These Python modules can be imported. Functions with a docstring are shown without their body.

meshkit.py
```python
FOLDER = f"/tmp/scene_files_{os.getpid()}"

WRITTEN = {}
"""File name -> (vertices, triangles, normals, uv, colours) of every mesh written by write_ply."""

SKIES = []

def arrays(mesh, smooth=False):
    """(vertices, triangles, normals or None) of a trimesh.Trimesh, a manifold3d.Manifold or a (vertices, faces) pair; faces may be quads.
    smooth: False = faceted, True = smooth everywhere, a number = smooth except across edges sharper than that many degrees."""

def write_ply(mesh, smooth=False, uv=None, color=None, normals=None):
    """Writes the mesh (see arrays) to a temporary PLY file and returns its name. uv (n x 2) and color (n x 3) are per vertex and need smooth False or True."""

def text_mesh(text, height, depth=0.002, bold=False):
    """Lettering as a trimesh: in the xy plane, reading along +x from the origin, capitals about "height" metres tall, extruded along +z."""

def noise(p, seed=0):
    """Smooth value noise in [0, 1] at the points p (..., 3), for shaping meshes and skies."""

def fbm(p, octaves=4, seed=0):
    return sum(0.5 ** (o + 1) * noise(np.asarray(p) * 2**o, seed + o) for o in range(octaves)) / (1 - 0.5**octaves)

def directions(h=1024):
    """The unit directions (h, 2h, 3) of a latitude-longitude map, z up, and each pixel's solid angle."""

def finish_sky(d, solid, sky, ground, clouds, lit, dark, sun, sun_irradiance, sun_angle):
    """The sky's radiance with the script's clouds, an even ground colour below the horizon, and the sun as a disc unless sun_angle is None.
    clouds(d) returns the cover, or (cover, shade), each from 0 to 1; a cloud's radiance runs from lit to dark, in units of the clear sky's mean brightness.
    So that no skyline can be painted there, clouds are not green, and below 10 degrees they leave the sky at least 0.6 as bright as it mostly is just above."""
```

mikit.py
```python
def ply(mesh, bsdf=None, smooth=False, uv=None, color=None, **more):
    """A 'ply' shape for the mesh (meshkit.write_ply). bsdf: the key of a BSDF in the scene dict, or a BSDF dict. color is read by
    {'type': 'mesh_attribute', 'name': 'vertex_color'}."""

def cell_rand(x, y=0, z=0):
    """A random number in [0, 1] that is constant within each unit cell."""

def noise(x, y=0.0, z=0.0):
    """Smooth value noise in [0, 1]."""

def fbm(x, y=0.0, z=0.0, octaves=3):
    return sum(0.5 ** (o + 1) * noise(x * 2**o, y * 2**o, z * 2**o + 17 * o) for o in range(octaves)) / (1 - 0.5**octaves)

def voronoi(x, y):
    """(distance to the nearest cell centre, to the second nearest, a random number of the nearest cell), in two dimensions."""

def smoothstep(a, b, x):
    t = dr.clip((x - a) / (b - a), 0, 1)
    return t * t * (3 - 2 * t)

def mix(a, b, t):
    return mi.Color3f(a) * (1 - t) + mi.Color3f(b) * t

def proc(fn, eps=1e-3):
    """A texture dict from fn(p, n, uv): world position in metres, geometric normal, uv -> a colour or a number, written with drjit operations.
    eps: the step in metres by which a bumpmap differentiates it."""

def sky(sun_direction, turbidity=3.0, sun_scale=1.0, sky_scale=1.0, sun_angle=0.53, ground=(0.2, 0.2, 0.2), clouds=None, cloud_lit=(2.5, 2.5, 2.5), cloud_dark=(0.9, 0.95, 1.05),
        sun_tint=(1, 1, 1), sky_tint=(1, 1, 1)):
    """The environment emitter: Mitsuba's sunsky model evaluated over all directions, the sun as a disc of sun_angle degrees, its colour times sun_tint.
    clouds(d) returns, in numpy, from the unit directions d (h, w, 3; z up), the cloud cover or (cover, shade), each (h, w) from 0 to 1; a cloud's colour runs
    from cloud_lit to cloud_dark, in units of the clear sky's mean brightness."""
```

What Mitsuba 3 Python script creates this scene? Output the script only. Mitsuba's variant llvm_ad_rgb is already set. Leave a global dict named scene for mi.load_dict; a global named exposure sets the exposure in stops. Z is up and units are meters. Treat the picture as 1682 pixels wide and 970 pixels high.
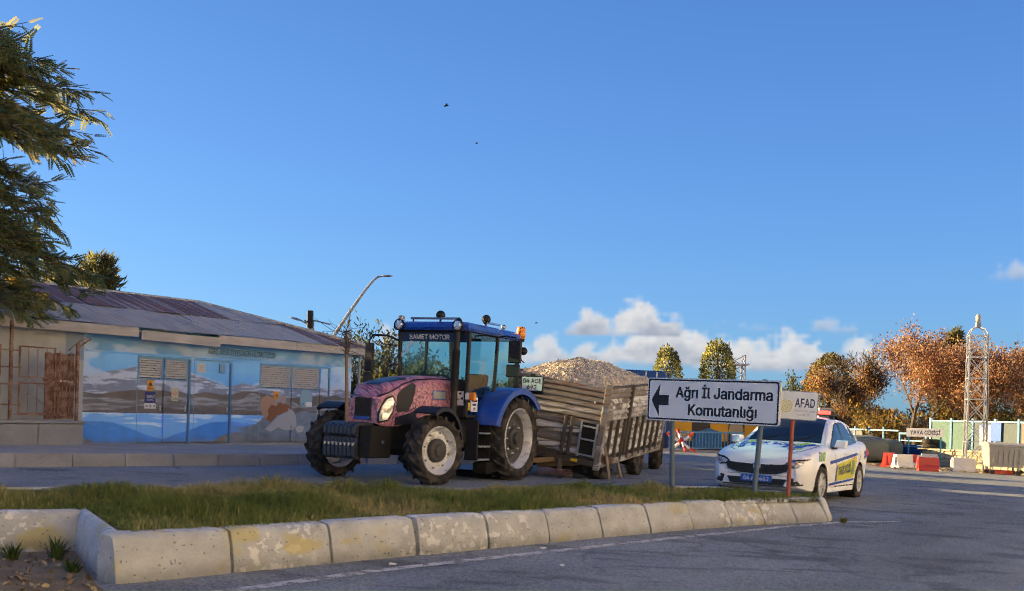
import math
import numpy as np, trimesh, drjit as dr, mitsuba as mi, mikit, meshkit
from mikit import proc, noise as tn, fbm as tf, cell_rand, smoothstep as sst, mix
from shapely.geometry import Polygon, LineString, Point, box as sbox
from shapely.ops import unary_union
import manifold3d as m3

# ---------------------------------------------------------------- camera, sky, exposure
scene, labels = {}, {}
T4 = mi.ScalarTransform4f
EYE = 1.25
scene['camera'] = dict(type='perspective', fov=50.08, fov_axis='x', near_clip=0.1, far_clip=3000.0,
    principal_point_offset_x=0.0, principal_point_offset_y=-0.2010,
    to_world=T4().look_at(origin=[0, 0, EYE], target=[0, 10, EYE], up=[-0.025, 0, 1]))
SUN = np.array([-0.945, 0.290, 0.225])
exposure = 3.62

def sky_clouds(d):
    A = np.arctan2(d[..., 0], d[..., 1]); el = d[..., 2] / np.maximum(np.hypot(d[..., 0], d[..., 1]), 1e-3)
    full = d.shape[:2]; use = (el[:, 0] > .02) & (el[:, 0] < .26); A, el = A[use], el[use]
    n2 = meshkit.fbm(np.stack([A * 95, el * 170, el * 0 + 2.2], -1), 5, 9); n3 = meshkit.fbm(np.stack([A * 30, el * 75, el * 0 + 7.7], -1), 4, 3)
    one = lambda k, s: meshkit.fbm(np.stack([A[0] * k, A[0] * 0 + s, A[0] * 0], -1), 4, int(s))[None]
    cover, shade = np.zeros_like(el), np.zeros_like(el)
    # flat-based cumulus banks: (from, to, base, top, raggedness, strength)
    for i, (a0, a1, lo, hi, k, st) in enumerate([(.046, .155, .0735, .110, 26, 1.0), (.125, .172, .0770, .108, 34, .9), (.178, .196, .080, .093, 50, .7), (-.02, .11, .046, .076, 18, .95), (.04, .26, .0470, .085, 16, 1.0), (.16, .37, .0440, .086, 16, .95), (.20, .245, .079, .091, 60, .5), (.262, .305, .078, .096, 50, .55), (.405, .445, .122, .137, 50, .65), (.44, .60, .118, .155, 24, .8), (-.125, -.06, .058, .083, 30, .8)]
                                                + [(.75 + j * .33, 1.05 + j * .33 + .1 * (j % 3), .06 + .02 * (j % 3), .12 + .04 * (j % 2), 14, .9) for j in range(6)] + [(-3.1 + j * .4, -2.8 + j * .4, .07, .13, 14, .9) for j in range(5)]):
        u = np.clip((A - a0) / (a1 - a0), 0, 1); env = np.clip(4 * u * (1 - u), 0, 1) ** .35 * ((A > a0) & (A < a1))
        top = lo + (hi - lo) * np.clip(.55 + 1.5 * (one(k * 2.2, i + 1.0) - .28), 0, 1.2) * env
        q = (top - el) / .011 + (n2 - .5) * 3.2 + (n3 - .5) * 1.6 - .2
        c = np.clip(q, 0, 1) * np.clip((el - lo + .012 * (n3 - .42)) / .004, 0, 1) * st * (env > 0)
        h = np.clip((el - lo) / np.maximum(top - lo, 1e-4), 0, 1)
        sh = np.clip(.85 - 1.3 * h + (n2 - .5) * 1.5 + (n3 - .5) * .9, 0, 1)
        shade = np.where(c > cover, sh, shade); cover = np.maximum(cover, c)
    out = np.zeros((2, *full)); out[0][use], out[1][use] = cover * .94, shade
    return out[0], out[1]

scene['sky'] = mikit.sky(SUN.tolist(), turbidity=2.2, sun_scale=1.3, sky_scale=0.68, clouds=sky_clouds,
    cloud_lit=(2.7, 2.65, 2.6), cloud_dark=(1.3, 1.42, 1.7), sun_tint=(0.90, 0.97, 1.06), sky_tint=(0.325, 0.55, 1.0))

# ---------------------------------------------------------------- helpers
TILT = -0.028
def G(x, y=0.0): return TILT * np.asarray(x, float)        # the roads fall gently to the right
def plain(v, r=0.6, metallic=0.0, spec=0.4, **k):
    return {'type': 'twosided', 'b': dict(type='principled', base_color=v if isinstance(v, dict) else {'type': 'rgb', 'value': list(v)}, roughness=r, metallic=metallic, specular=spec, **k)}
def bump(b, fn, scale=1.0, eps=2e-3):
    return {'type': 'twosided', 'b': {'type': 'bumpmap', 'scale': scale, 'arbitrary': proc(fn, eps), 'nested': b['b']}}
VC = {'type': 'mesh_attribute', 'name': 'vertex_color'}

def fresh(key):
    if key not in scene and key not in labels: return key
    i = 1
    while f'{key}_{i:03d}' in scene or f'{key}_{i:03d}' in labels: i += 1
    return f'{key}_{i:03d}'
CUR = [np.eye(4)]
def thing(name, label, cat, M=None, group=None, kind=None):
    key = fresh(name)
    labels[key] = {'label': label}
    if cat: labels[key]['category'] = cat
    if group: labels[key]['group'] = group
    if kind: labels[key]['kind'] = kind
    CUR[0] = np.eye(4) if M is None else M
    return key
def put(key, mesh, mat, smooth=32, M=None, color=None):
    M = CUR[0] if M is None else M
    if color is not None and smooth not in (True, False): smooth = False
    d = mikit.ply(mesh, mat, smooth, color=color)
    if not np.allclose(M, np.eye(4)): d['to_world'] = T4(np.ascontiguousarray(M))
    scene[key] = d
    return key
def part(parent, name, mesh, mat, smooth=32, label=None, M=None, color=None, kind=None):
    key = fresh(parent + '__' + name)
    put(key, mesh, mat, smooth, M, color)
    if label or kind: labels[key] = {**({'label': label} if label else {}), **({'kind': kind} if kind else {})}
    return key
def single(name, mesh, mat, label, cat, smooth=32, M=None, group=None, kind=None, color=None):
    k = thing(name, label, cat, M, group, kind)
    return put(k, mesh, mat, smooth, color=color)
def struct(name, mesh, mat, label, smooth=32, color=None):
    k = thing(name, label, None, None, None, 'structure')
    return put(k, mesh, mat, smooth, color=color)

def tm(v, f): return trimesh.Trimesh(np.asarray(v, float), np.asarray(f, int), process=False)
def cat(*ms):
    ms = [m for x in ms for m in (x if isinstance(x, (list, tuple)) else [x])]
    return trimesh.util.concatenate(ms)
def hull(p): return trimesh.convex.convex_hull(np.asarray(p, float))
BOXF = np.array([[0, 1, 3], [0, 3, 2], [4, 6, 7], [4, 7, 5], [0, 4, 5], [0, 5, 1], [2, 3, 7], [2, 7, 6], [0, 2, 6], [0, 6, 4], [1, 5, 7], [1, 7, 3]])
BOXV = np.array([[x, y, z] for x in (-.5, .5) for y in (-.5, .5) for z in (-.5, .5)])
def bx(x0, x1, y0, y1, z0, z1, c=0.0):
    if c <= 0:
        return tm(BOXV * [x1 - x0, y1 - y0, z1 - z0] + [(x0 + x1) / 2, (y0 + y1) / 2, (z0 + z1) / 2], BOXF)
    h = np.array([x1 - x0, y1 - y0, z1 - z0]) / 2
    c = min(c, 0.45 * h.min()); pts = []
    for s in BOXV * 2:
        for k in range(3):
            q = h - c; q[k] = h[k]; pts.append(s * q)
    return hull(np.array(pts) + [(x0 + x1) / 2, (y0 + y1) / 2, (z0 + z1) / 2])
def basis(t):
    t = np.asarray(t, float); t = t / np.linalg.norm(t)
    a = np.cross(t, [0, 0, 1.0] if abs(t[2]) < 0.95 else [1.0, 0, 0]); a /= np.linalg.norm(a)
    return t, a, np.cross(t, a)
def bar(p, q, w, h=None, c=0.0):
    p, q = np.asarray(p, float), np.asarray(q, float); h = w if h is None else h
    t, a, b = basis(q - p); L = np.linalg.norm(q - p)
    m = bx(0, L, -w / 2, w / 2, -h / 2, h / 2, c); m.apply_transform(np.vstack([np.column_stack([t, a, b, p]), [0, 0, 0, 1]]))
    if np.linalg.det(np.column_stack([t, a, b])) < 0: m.invert()
    return m
def tube(P, r, n=8, caps=True):
    P = np.asarray(P, float); k = len(P); r = np.broadcast_to(r, (k,))
    t = np.gradient(P, axis=0); t /= np.linalg.norm(t, axis=1, keepdims=True) + 1e-12
    ref = np.array([0, 0, 1.0]) if np.abs(t[:, 2]).max() < 0.9 else (np.array([1.0, 0, 0]) if np.abs(t[:, 0]).max() < 0.9 else np.array([0.31, 0.9, 0.3]))
    a = np.cross(t, ref); a /= np.linalg.norm(a, axis=1, keepdims=True) + 1e-12; b = np.cross(t, a)
    g = np.arange(n) * 2 * np.pi / n
    v = (P[:, None] + r[:, None, None] * (np.cos(g)[None, :, None] * a[:, None] + np.sin(g)[None, :, None] * b[:, None])).reshape(-1, 3)
    i, j = np.meshgrid(np.arange(k - 1), np.arange(n), indexing='ij'); j2 = (j + 1) % n
    q = np.stack([i * n + j, i * n + j2, (i + 1) * n + j2, (i + 1) * n + j], -1).reshape(-1, 4)
    f = np.vstack([q[:, [0, 2, 1]], q[:, [0, 3, 2]]])[:, ::-1]
    if caps:
        v = np.vstack([v, P[:1], P[-1:]]); c0, c1, o = k * n, k * n + 1, (k - 1) * n; J = np.arange(n); J2 = (J + 1) % n
        f = np.vstack([f, np.stack([J * 0 + c0, J2, J], 1), np.stack([J * 0 + c1, o + J, o + J2], 1)])
    return tm(v, f)
def lathe(prof, n=32, axis='y', closed=False):
    """prof: (along the axis, radius) points."""
    P = np.asarray(prof, float); k = len(P); g = np.arange(n) * 2 * np.pi / n
    s, r = P[:, 0][:, None] + 0 * g, P[:, 1][:, None]
    c0, c1 = r * np.cos(g), r * np.sin(g)
    v = {'y': np.stack([c0, s, c1], -1), 'x': np.stack([s, c0, c1], -1), 'z': np.stack([c0, c1, s], -1)}[axis].reshape(-1, 3)
    kk = k if closed else k - 1
    i, j = np.meshgrid(np.arange(kk), np.arange(n), indexing='ij'); j2, i2 = (j + 1) % n, (i + 1) % k
    q = np.stack([i * n + j, i2 * n + j, i2 * n + j2, i * n + j2], -1).reshape(-1, 4)
    f = np.vstack([q[:, [0, 1, 2]], q[:, [0, 2, 3]]])
    return tm(v, f)
def prism(pts, d0, d1, plane='xz'):
    """A polygon (a list of 2-d points or a shapely polygon) extruded from d0 to d1 along the third axis."""
    poly = pts if hasattr(pts, 'exterior') else Polygon(pts)
    m = trimesh.creation.extrude_polygon(poly, 1.0, engine='earcut'); v = np.array(m.vertices)
    d = d0 + v[:, 2] * (d1 - d0)
    V = {'xz': [v[:, 0], d, v[:, 1]], 'yz': [d, v[:, 0], v[:, 1]], 'xy': [v[:, 0], v[:, 1], d]}[plane]
    m = tm(np.column_stack(V), m.faces)
    if m.volume < 0: m.invert()
    return m
def grid(V, wrap=False):
    """V (a, b, 3): a sheet of quads."""
    a, b = V.shape[:2]
    i, j = np.meshgrid(np.arange(a - 1), np.arange(b if wrap else b - 1), indexing='ij'); j2 = (j + 1) % b
    q = np.stack([i * b + j, (i + 1) * b + j, (i + 1) * b + j2, i * b + j2], -1).reshape(-1, 4)
    return tm(V.reshape(-1, 3), np.vstack([q[:, [0, 1, 2]], q[:, [0, 2, 3]]]))
def mov(m, x=0, y=0, z=0, rz=0, rx=0, ry=0, s=1):
    m = m.copy()
    A = trimesh.transformations.euler_matrix(rx, ry, rz, 'sxyz'); A[:3, :3] *= s; A[:3, 3] = x, y, z
    m.apply_transform(A); return m
def frame(x, y, yaw, roll=0.0, pitch=0.0, dz=0.0, level=False):
    n = np.array([0 if level else -TILT, 0, 1.0]); n /= np.linalg.norm(n)
    f = np.array([math.cos(yaw), math.sin(yaw), 0]); f -= n * f.dot(n); f /= np.linalg.norm(f)
    M = np.eye(4); M[:3, 0] = f; M[:3, 1] = np.cross(n, f); M[:3, 2] = n; M[:3, 3] = [x, y, float(G(x, y)) + dz]
    return M @ trimesh.transformations.euler_matrix(roll, pitch, 0, 'sxyz')
def text(s, h, depth=0.004, bold=False, width=None, center=False):
    m = meshkit.text_mesh(s, h, depth, bold)
    if width: m.apply_scale([width / (m.bounds[1][0] - m.bounds[0][0]), 1, 1])
    if center: m.apply_translation([-(m.bounds[0][0] + m.bounds[1][0]) / 2, -h / 2, 0])
    return m
def fin(o, ex, ey, ez):
    M = np.eye(4); M[:3, 0], M[:3, 1], M[:3, 2], M[:3, 3] = ex, ey, ez, o; return M
rng = np.random.default_rng(7)

# ---------------------------------------------------------------- materials
def m_asphalt(p, n, uv):
    g = .6 * tn(p.x * 58, p.y * 58) + .4 * tn(p.x * 130, p.y * 130, 4); b = tf(p.x * 0.7, p.y * 0.7 + 5, 0, 4); w = tf(p.x * 9, p.y * 9, 3, 3)
    st = tf((p.x * .6 + p.y * .8) * .35, (p.x * .8 - p.y * .6) * 2.2, 4, 3)
    v = 0.085 + 0.22 * g + 0.10 * (b - .5) + 0.022 * (w - .5) + 0.07 * (st - .5)
    crack = sst(0.035, 0.0, dr.abs(tf(p.x * .9 + 3, p.y * .55, 8, 4) - .5)) * sst(.45, .6, tn(p.x * .3, p.y * .3, 9))
    v = dr.maximum(v * (1 - .28 * crack), 0.02)
    stain = sst(.62, .74, tf(p.x * 1.1 + 20, p.y * 2.6, 2, 4)); v = v * (1 - .35 * stain)
    chip = sst(.88, .93, tn(p.x * 48 + 7, p.y * 48))
    return mix(mi.Color3f(v * .93, v * 1.0, v * 1.03), (.34, .32, .29), chip * .5)
def b_asphalt(p, n, uv): return 0.004 * tn(p.x * 62, p.y * 62) + 0.003 * tn(p.x * 33, p.y * 33, 2)
def m_line(p, n, uv):
    w = tf(p.x * 12, p.y * 12, 2, 4); g = tn(p.x * 90, p.y * 90)
    k = sst(.40, .60, w * .75 + g * .30)
    return mix((.19, .18, .16), (.58, .57, .55), k * .75)
def m_conc(p, n, uv):
    a = tf(p.x * 6, p.y * 6, p.z * 6, 4); b = tn(p.x * 60, p.y * 60, p.z * 60); pat = tf(p.x * 3.1 + 9, p.y * 3.1, p.z * 5, 3)
    v = 0.44 + .24 * (a - .5) + .06 * (b - .5)
    c = mi.Color3f(v * .955, v * .985, v * .985)
    fl = tf(p.x * 16, p.y * 16, p.z * 16 + 3, 4)
    c = mix(c, (.66, .66, .65), sst(.56, .60, fl) * sst(.42, .6, tn(p.x * 1.6 + 4, p.y * 1.6, 2)) * .8)
    c = mix(c, (.46, .38, .10), sst(.58, .70, pat + .10 * (b - .5)) * sst(.42, .66, tn(p.x * 1.3, p.y * 1.3 + 8, 1)) * .62)
    pit = sst(.80, .9, tn(p.x * 42, p.y * 42, p.z * 42 + 5))
    c = c * (1 - .45 * pit)
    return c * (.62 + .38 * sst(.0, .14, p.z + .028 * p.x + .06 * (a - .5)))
def b_conc(p, n, uv): return .006 * tn(p.x * 45, p.y * 45, p.z * 45) + .012 * tf(p.x * 9, p.y * 9, p.z * 9, 3)
def m_walk(p, n, uv):
    a = tf(p.x * 1.4, p.y * 1.4, p.z * 2.2, 4); b = tn(p.x * 40, p.y * 40, p.z * 40)
    v = .30 + .20 * (a - .5) + .07 * (b - .5); return mi.Color3f(v, v * .985, v * .95)
def m_soil(p, n, uv):
    a = tf(p.x * 5, p.y * 5, 0, 4); b = tn(p.x * 50, p.y * 50)
    return mix((.11, .082, .055), (.25, .20, .135), a * .7 + b * .3)
def m_rust(p, n, uv):
    a = tf(p.x * 9, p.y * 9, p.z * 9, 3)
    return mix((.19, .085, .055), (.32, .21, .16), sst(.35, .65, a))
def m_bark(p, n, uv):
    a = tf(p.x * 14, p.y * 14, p.z * 3.5, 3); return mix((.07, .052, .038), (.19, .15, .115), a)
M = scene
M['asphalt'] = bump(plain(proc(m_asphalt), .82, spec=.35), b_asphalt)
M['road_paint'] = plain(proc(m_line), .7)
M['concrete'] = bump(plain(proc(m_conc), .85, spec=.3), b_conc)
M['paving'] = plain(proc(m_walk), .85)
M['soil'] = plain(proc(m_soil), .95, spec=.1)
M['rust'] = plain(proc(m_rust), .75)
M['bark'] = plain(proc(m_bark), .9, spec=.15)
M['vertex'] = plain(VC, .8, spec=.25)
M['grass'] = {'type': 'principledthin', 'base_color': VC, 'roughness': .55, 'diff_trans': .7, 'spec_trans': 0.0}
M['leaf'] = {'type': 'principledthin', 'base_color': VC, 'roughness': .5, 'diff_trans': 1.45, 'spec_trans': 0.0}
M['black'] = plain((.022, .022, .024), .5, spec=.3)
M['black_matt'] = plain((.026, .025, .024), .85, spec=.08)
M['steel'] = plain((.42, .44, .46), .42, metallic=.75)
M['dull_steel'] = plain((.30, .33, .36), .6, metallic=.3)
M['chrome'] = plain((.8, .8, .82), .12, metallic=1.0)
M['white'] = plain((.72, .72, .71), .35)
M['glass'] = {'type': 'thindielectric', 'int_ior': 1.5, 'specular_transmittance': {'type': 'rgb', 'value': [.50, .72, .73]}}
M['dark_glass'] = plain((.012, .016, .022), .06, spec=.7)
M['ink'] = plain((.012, .013, .02), .5)
M['amber'] = plain((.85, .25, .02), .25)
M['yellow'] = plain((.68, .46, .02), .5)
M['red'] = plain((.62, .05, .03), .45)
M['lamp_glass'] = plain((.62, .68, .74), .08, spec=.8, metallic=.3)
# ---------------------------------------------------------------- ground: roads, island, kerb, grass
def sheet(poly, z, step=None):
    m = trimesh.creation.triangulate_polygon(poly if hasattr(poly, 'exterior') else Polygon(poly), engine='earcut')
    v = np.array(m[0]); return tm(np.column_stack([v, G(v[:, 0]) + z]), m[1])
def up(m):
    if m.face_normals[:, 2].sum() < 0: m.invert()
    return m
gx = np.array([-900, -60, 60, 900.0]); gy = np.array([-200, 0, 60, 200, 1500.0])
V = np.array([[[x, y, float(np.clip(G(x), -1.7, 1.7)) - .02] for y in gy] for x in gx])
struct('ground', up(grid(V)), 'soil', 'bare dry earth stretching away behind the buildings and trees')
RD = np.array([.5889, .8082]); RN = np.array([-.8082, .5889])           # along the street, and away across it
E0 = np.array([-10.538, 23.0])                                            # left end of the eave of the painted building
def wl(t, o=0.0): return E0 + RD * t + RN * o
struct('road', up(sheet([(-60, -30), (60, -30), (60, 47), (5.5, 50.0), (-30, 50)], 0.0)), 'asphalt', 'worn grey asphalt road around the grass island')

K = np.array([(-2.56, 7.16), (-1.97, 7.9), (-1.37, 8.65), (-.76, 9.4), (-.17, 10.13), (.42, 10.85), (1.01, 11.58), (1.6, 12.3), (2.19, 13.01), (2.77, 13.62), (3.31, 14.16), (3.85, 14.63), (4.4, 15.08)])
FARE = [(4.5, 15.6), (4.2, 16.1), (3.2, 16.6), (2.1, 15.85), (-1.3, 12.7), (-4.9, 10.2), (-9, 9.4), (-16, 9.0)]
LEFTW = [(-16, .5), (-9, 4.7), (-3.84, 8.2), (-3.36, 8.6), (-2.56, 7.16)]
HK = 0.32
isl = Polygon(list(map(tuple, K)) + FARE + LEFTW[:-1])
struct('island_soil', up(sheet(isl.buffer(-.1), HK - .05)), 'soil', 'dark soil under the grass of the traffic island')
struct('road_dirt', up(sheet([(-2.66, 7.10), (-3.4, 8.6), (-3.9, 8.2), (-9, 4.6), (-9, 3), (-2.4, 4.6), (-2.2, 6.4)], 0.004)), 'soil', 'brown dirt and dry leaves swept into the notch of the kerb')
# kerb stones
kerb = thing('kerb', 'long row of worn pale concrete kerb stones in front of the grass island', 'kerb')
def kerb_stone(a, b, flare, seed, depth=.24, h=HK):
    a, b = np.asarray(a), np.asarray(b); L = np.linalg.norm(b - a); t = (b - a) / L; n = np.array([-t[1], t[0]])
    pr = np.array([(0, -.03), (0.0, .05), (.012 + .35 * flare, .12), (.03 + .75 * flare, .22), (.045 + flare, h - .045), (.065 + flare, h - .012), (.10 + flare, h), (depth - .03 + flare, h), (depth + flare, h - .03), (depth + flare, -.03)])
    ns = max(8, int(L / .05)); s = np.linspace(.008, L - .008, ns); r = np.random.default_rng(seed)
    rows = []
    for k, sv in enumerate(s):
        e = min(sv - .008, L - .008 - sv); ch = .012 * max(0, 1 - e / .02) ** 2
        o, z = pr[:, 0].copy(), pr[:, 1].copy()
        o[:5] += ch; o[5:8] += ch * .3; z[4:9] -= ch
        q = a[:, None] + t[:, None] * sv + n[:, None] * o
        P = np.stack([q[0], q[1], z + G(q[0])], -1)
        d = meshkit.fbm(P * 7 + seed, 3) - .5; d2 = meshkit.noise(P * 2.2 + seed * 3.1) - .5
        P[:, :2] -= n * (d * .022 + d2 * .02)[:, None]; P[4:9, 2] += (d * .014 + d2 * .008)[4:9]
        rows.append(P)
    g = grid(np.array(rows), wrap=True); c = np.array(rows)
    caps = []
    for row, fl in ((c[0], 1), (c[-1], 0)):
        m = len(row); v = np.vstack([row, row.mean(0)]); f = [[i, (i + 1) % m, m] for i in range(m)]
        caps.append(tm(v, f if fl else [x[::-1] for x in f]))
    g = cat(g, *caps)
    tip = r.normal(0, .006, 3); g.apply_translation([tip[0] * n[0], tip[0] * n[1], tip[2] * .5])
    return g
for i in range(12):
    fl = [0, 0, 0, 0, .01, .02, .03, .045, .06, .075, .09, .11][i]
    g1 = [.012, .02, .02, .02, .012, .01, .012, .01, .01, .01, .01, .01][i]
    d = (K[i + 1] - K[i]) / np.linalg.norm(K[i + 1] - K[i])
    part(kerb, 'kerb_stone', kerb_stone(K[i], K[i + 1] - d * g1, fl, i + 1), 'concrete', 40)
NO = [K[-1], (4.55, 15.42), (4.48, 15.85), (4.15, 16.3), (3.2, 16.7), (2.05, 15.95)]
for i in range(5):
    part(kerb, 'kerb_stone', kerb_stone(NO[i], NO[i + 1], .05 if i < 2 else .0, 30 + i), 'concrete', 40)
fk = [np.array(p) for p in [(2.05, 15.95), (-1.35, 12.78), (-4.95, 10.29), (-9, 9.5)]]
for a, b in zip(fk, fk[1:]):
    n = int(np.linalg.norm(b - a) / 1.0)
    for k in range(n):
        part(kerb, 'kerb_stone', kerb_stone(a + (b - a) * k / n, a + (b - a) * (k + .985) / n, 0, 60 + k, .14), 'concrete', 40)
core = [K[i] + RN * .16 + RD * (.2 if i == 0 else 0) for i in range(13)]
part(kerb, 'mortar', cat([bar([*core[i], float(G(core[i][0])) + .13], [*core[i + 1], float(G(core[i + 1][0])) + .13], .09, .30) for i in range(8)]), plain((.5, .5, .49), .9), False, label='pale mortar showing in the joints between the stones')
# notch at the left: end wall and set-back wall
k2 = thing('kerb', 'plain grey concrete kerb wall set back at the left beside the dirt', 'kerb')
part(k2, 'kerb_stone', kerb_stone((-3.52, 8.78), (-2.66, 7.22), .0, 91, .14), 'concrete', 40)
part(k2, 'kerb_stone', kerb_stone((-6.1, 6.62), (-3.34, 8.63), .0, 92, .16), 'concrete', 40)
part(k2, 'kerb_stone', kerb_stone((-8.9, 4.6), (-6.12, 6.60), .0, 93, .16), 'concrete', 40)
# worn edge line
LN = np.array([(-3.2, 5.4), (-1.8, 7.16), (-1.0, 8.38), (.36, 10.1), (2.16, 12.34), (3.5, 13.95), (4.64, 15.2), (5.6, 15.75)])
struct('road_line', up(sheet(LineString(LN).buffer(.06, cap_style=2), .004)), 'road_paint', 'worn white edge line along the kerb')
struct('road_line', up(sheet(LineString([(6.2, 12.6), (8.4, 14.3), (12.5, 16.2)]).buffer(.05, cap_style=2), .004)), 'road_paint', 'faint worn line crossing the road at the right')
# far pavement in front of the painted building
k3 = thing('pavement_kerb', 'low grey kerb of the far pavement in front of the painted building', 'kerb')
def kb(t): return wl(t, -5.55)
for i in range(26):
    t = -11 + i * 1.0
    a, b = kb(t + .003), kb(t + .997)
    part(k3, 'kerb_stone', kerb_stone(a, b, 0, 120 + i, .15, .105), 'paving', 40)
struct('pavement', up(sheet([tuple(wl(-11, -5.42)), tuple(wl(15, -5.42)), tuple(wl(15, .7)), tuple(wl(-11, .7))], .085)), 'paving', 'dusty concrete pavement in front of the painted building')

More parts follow.
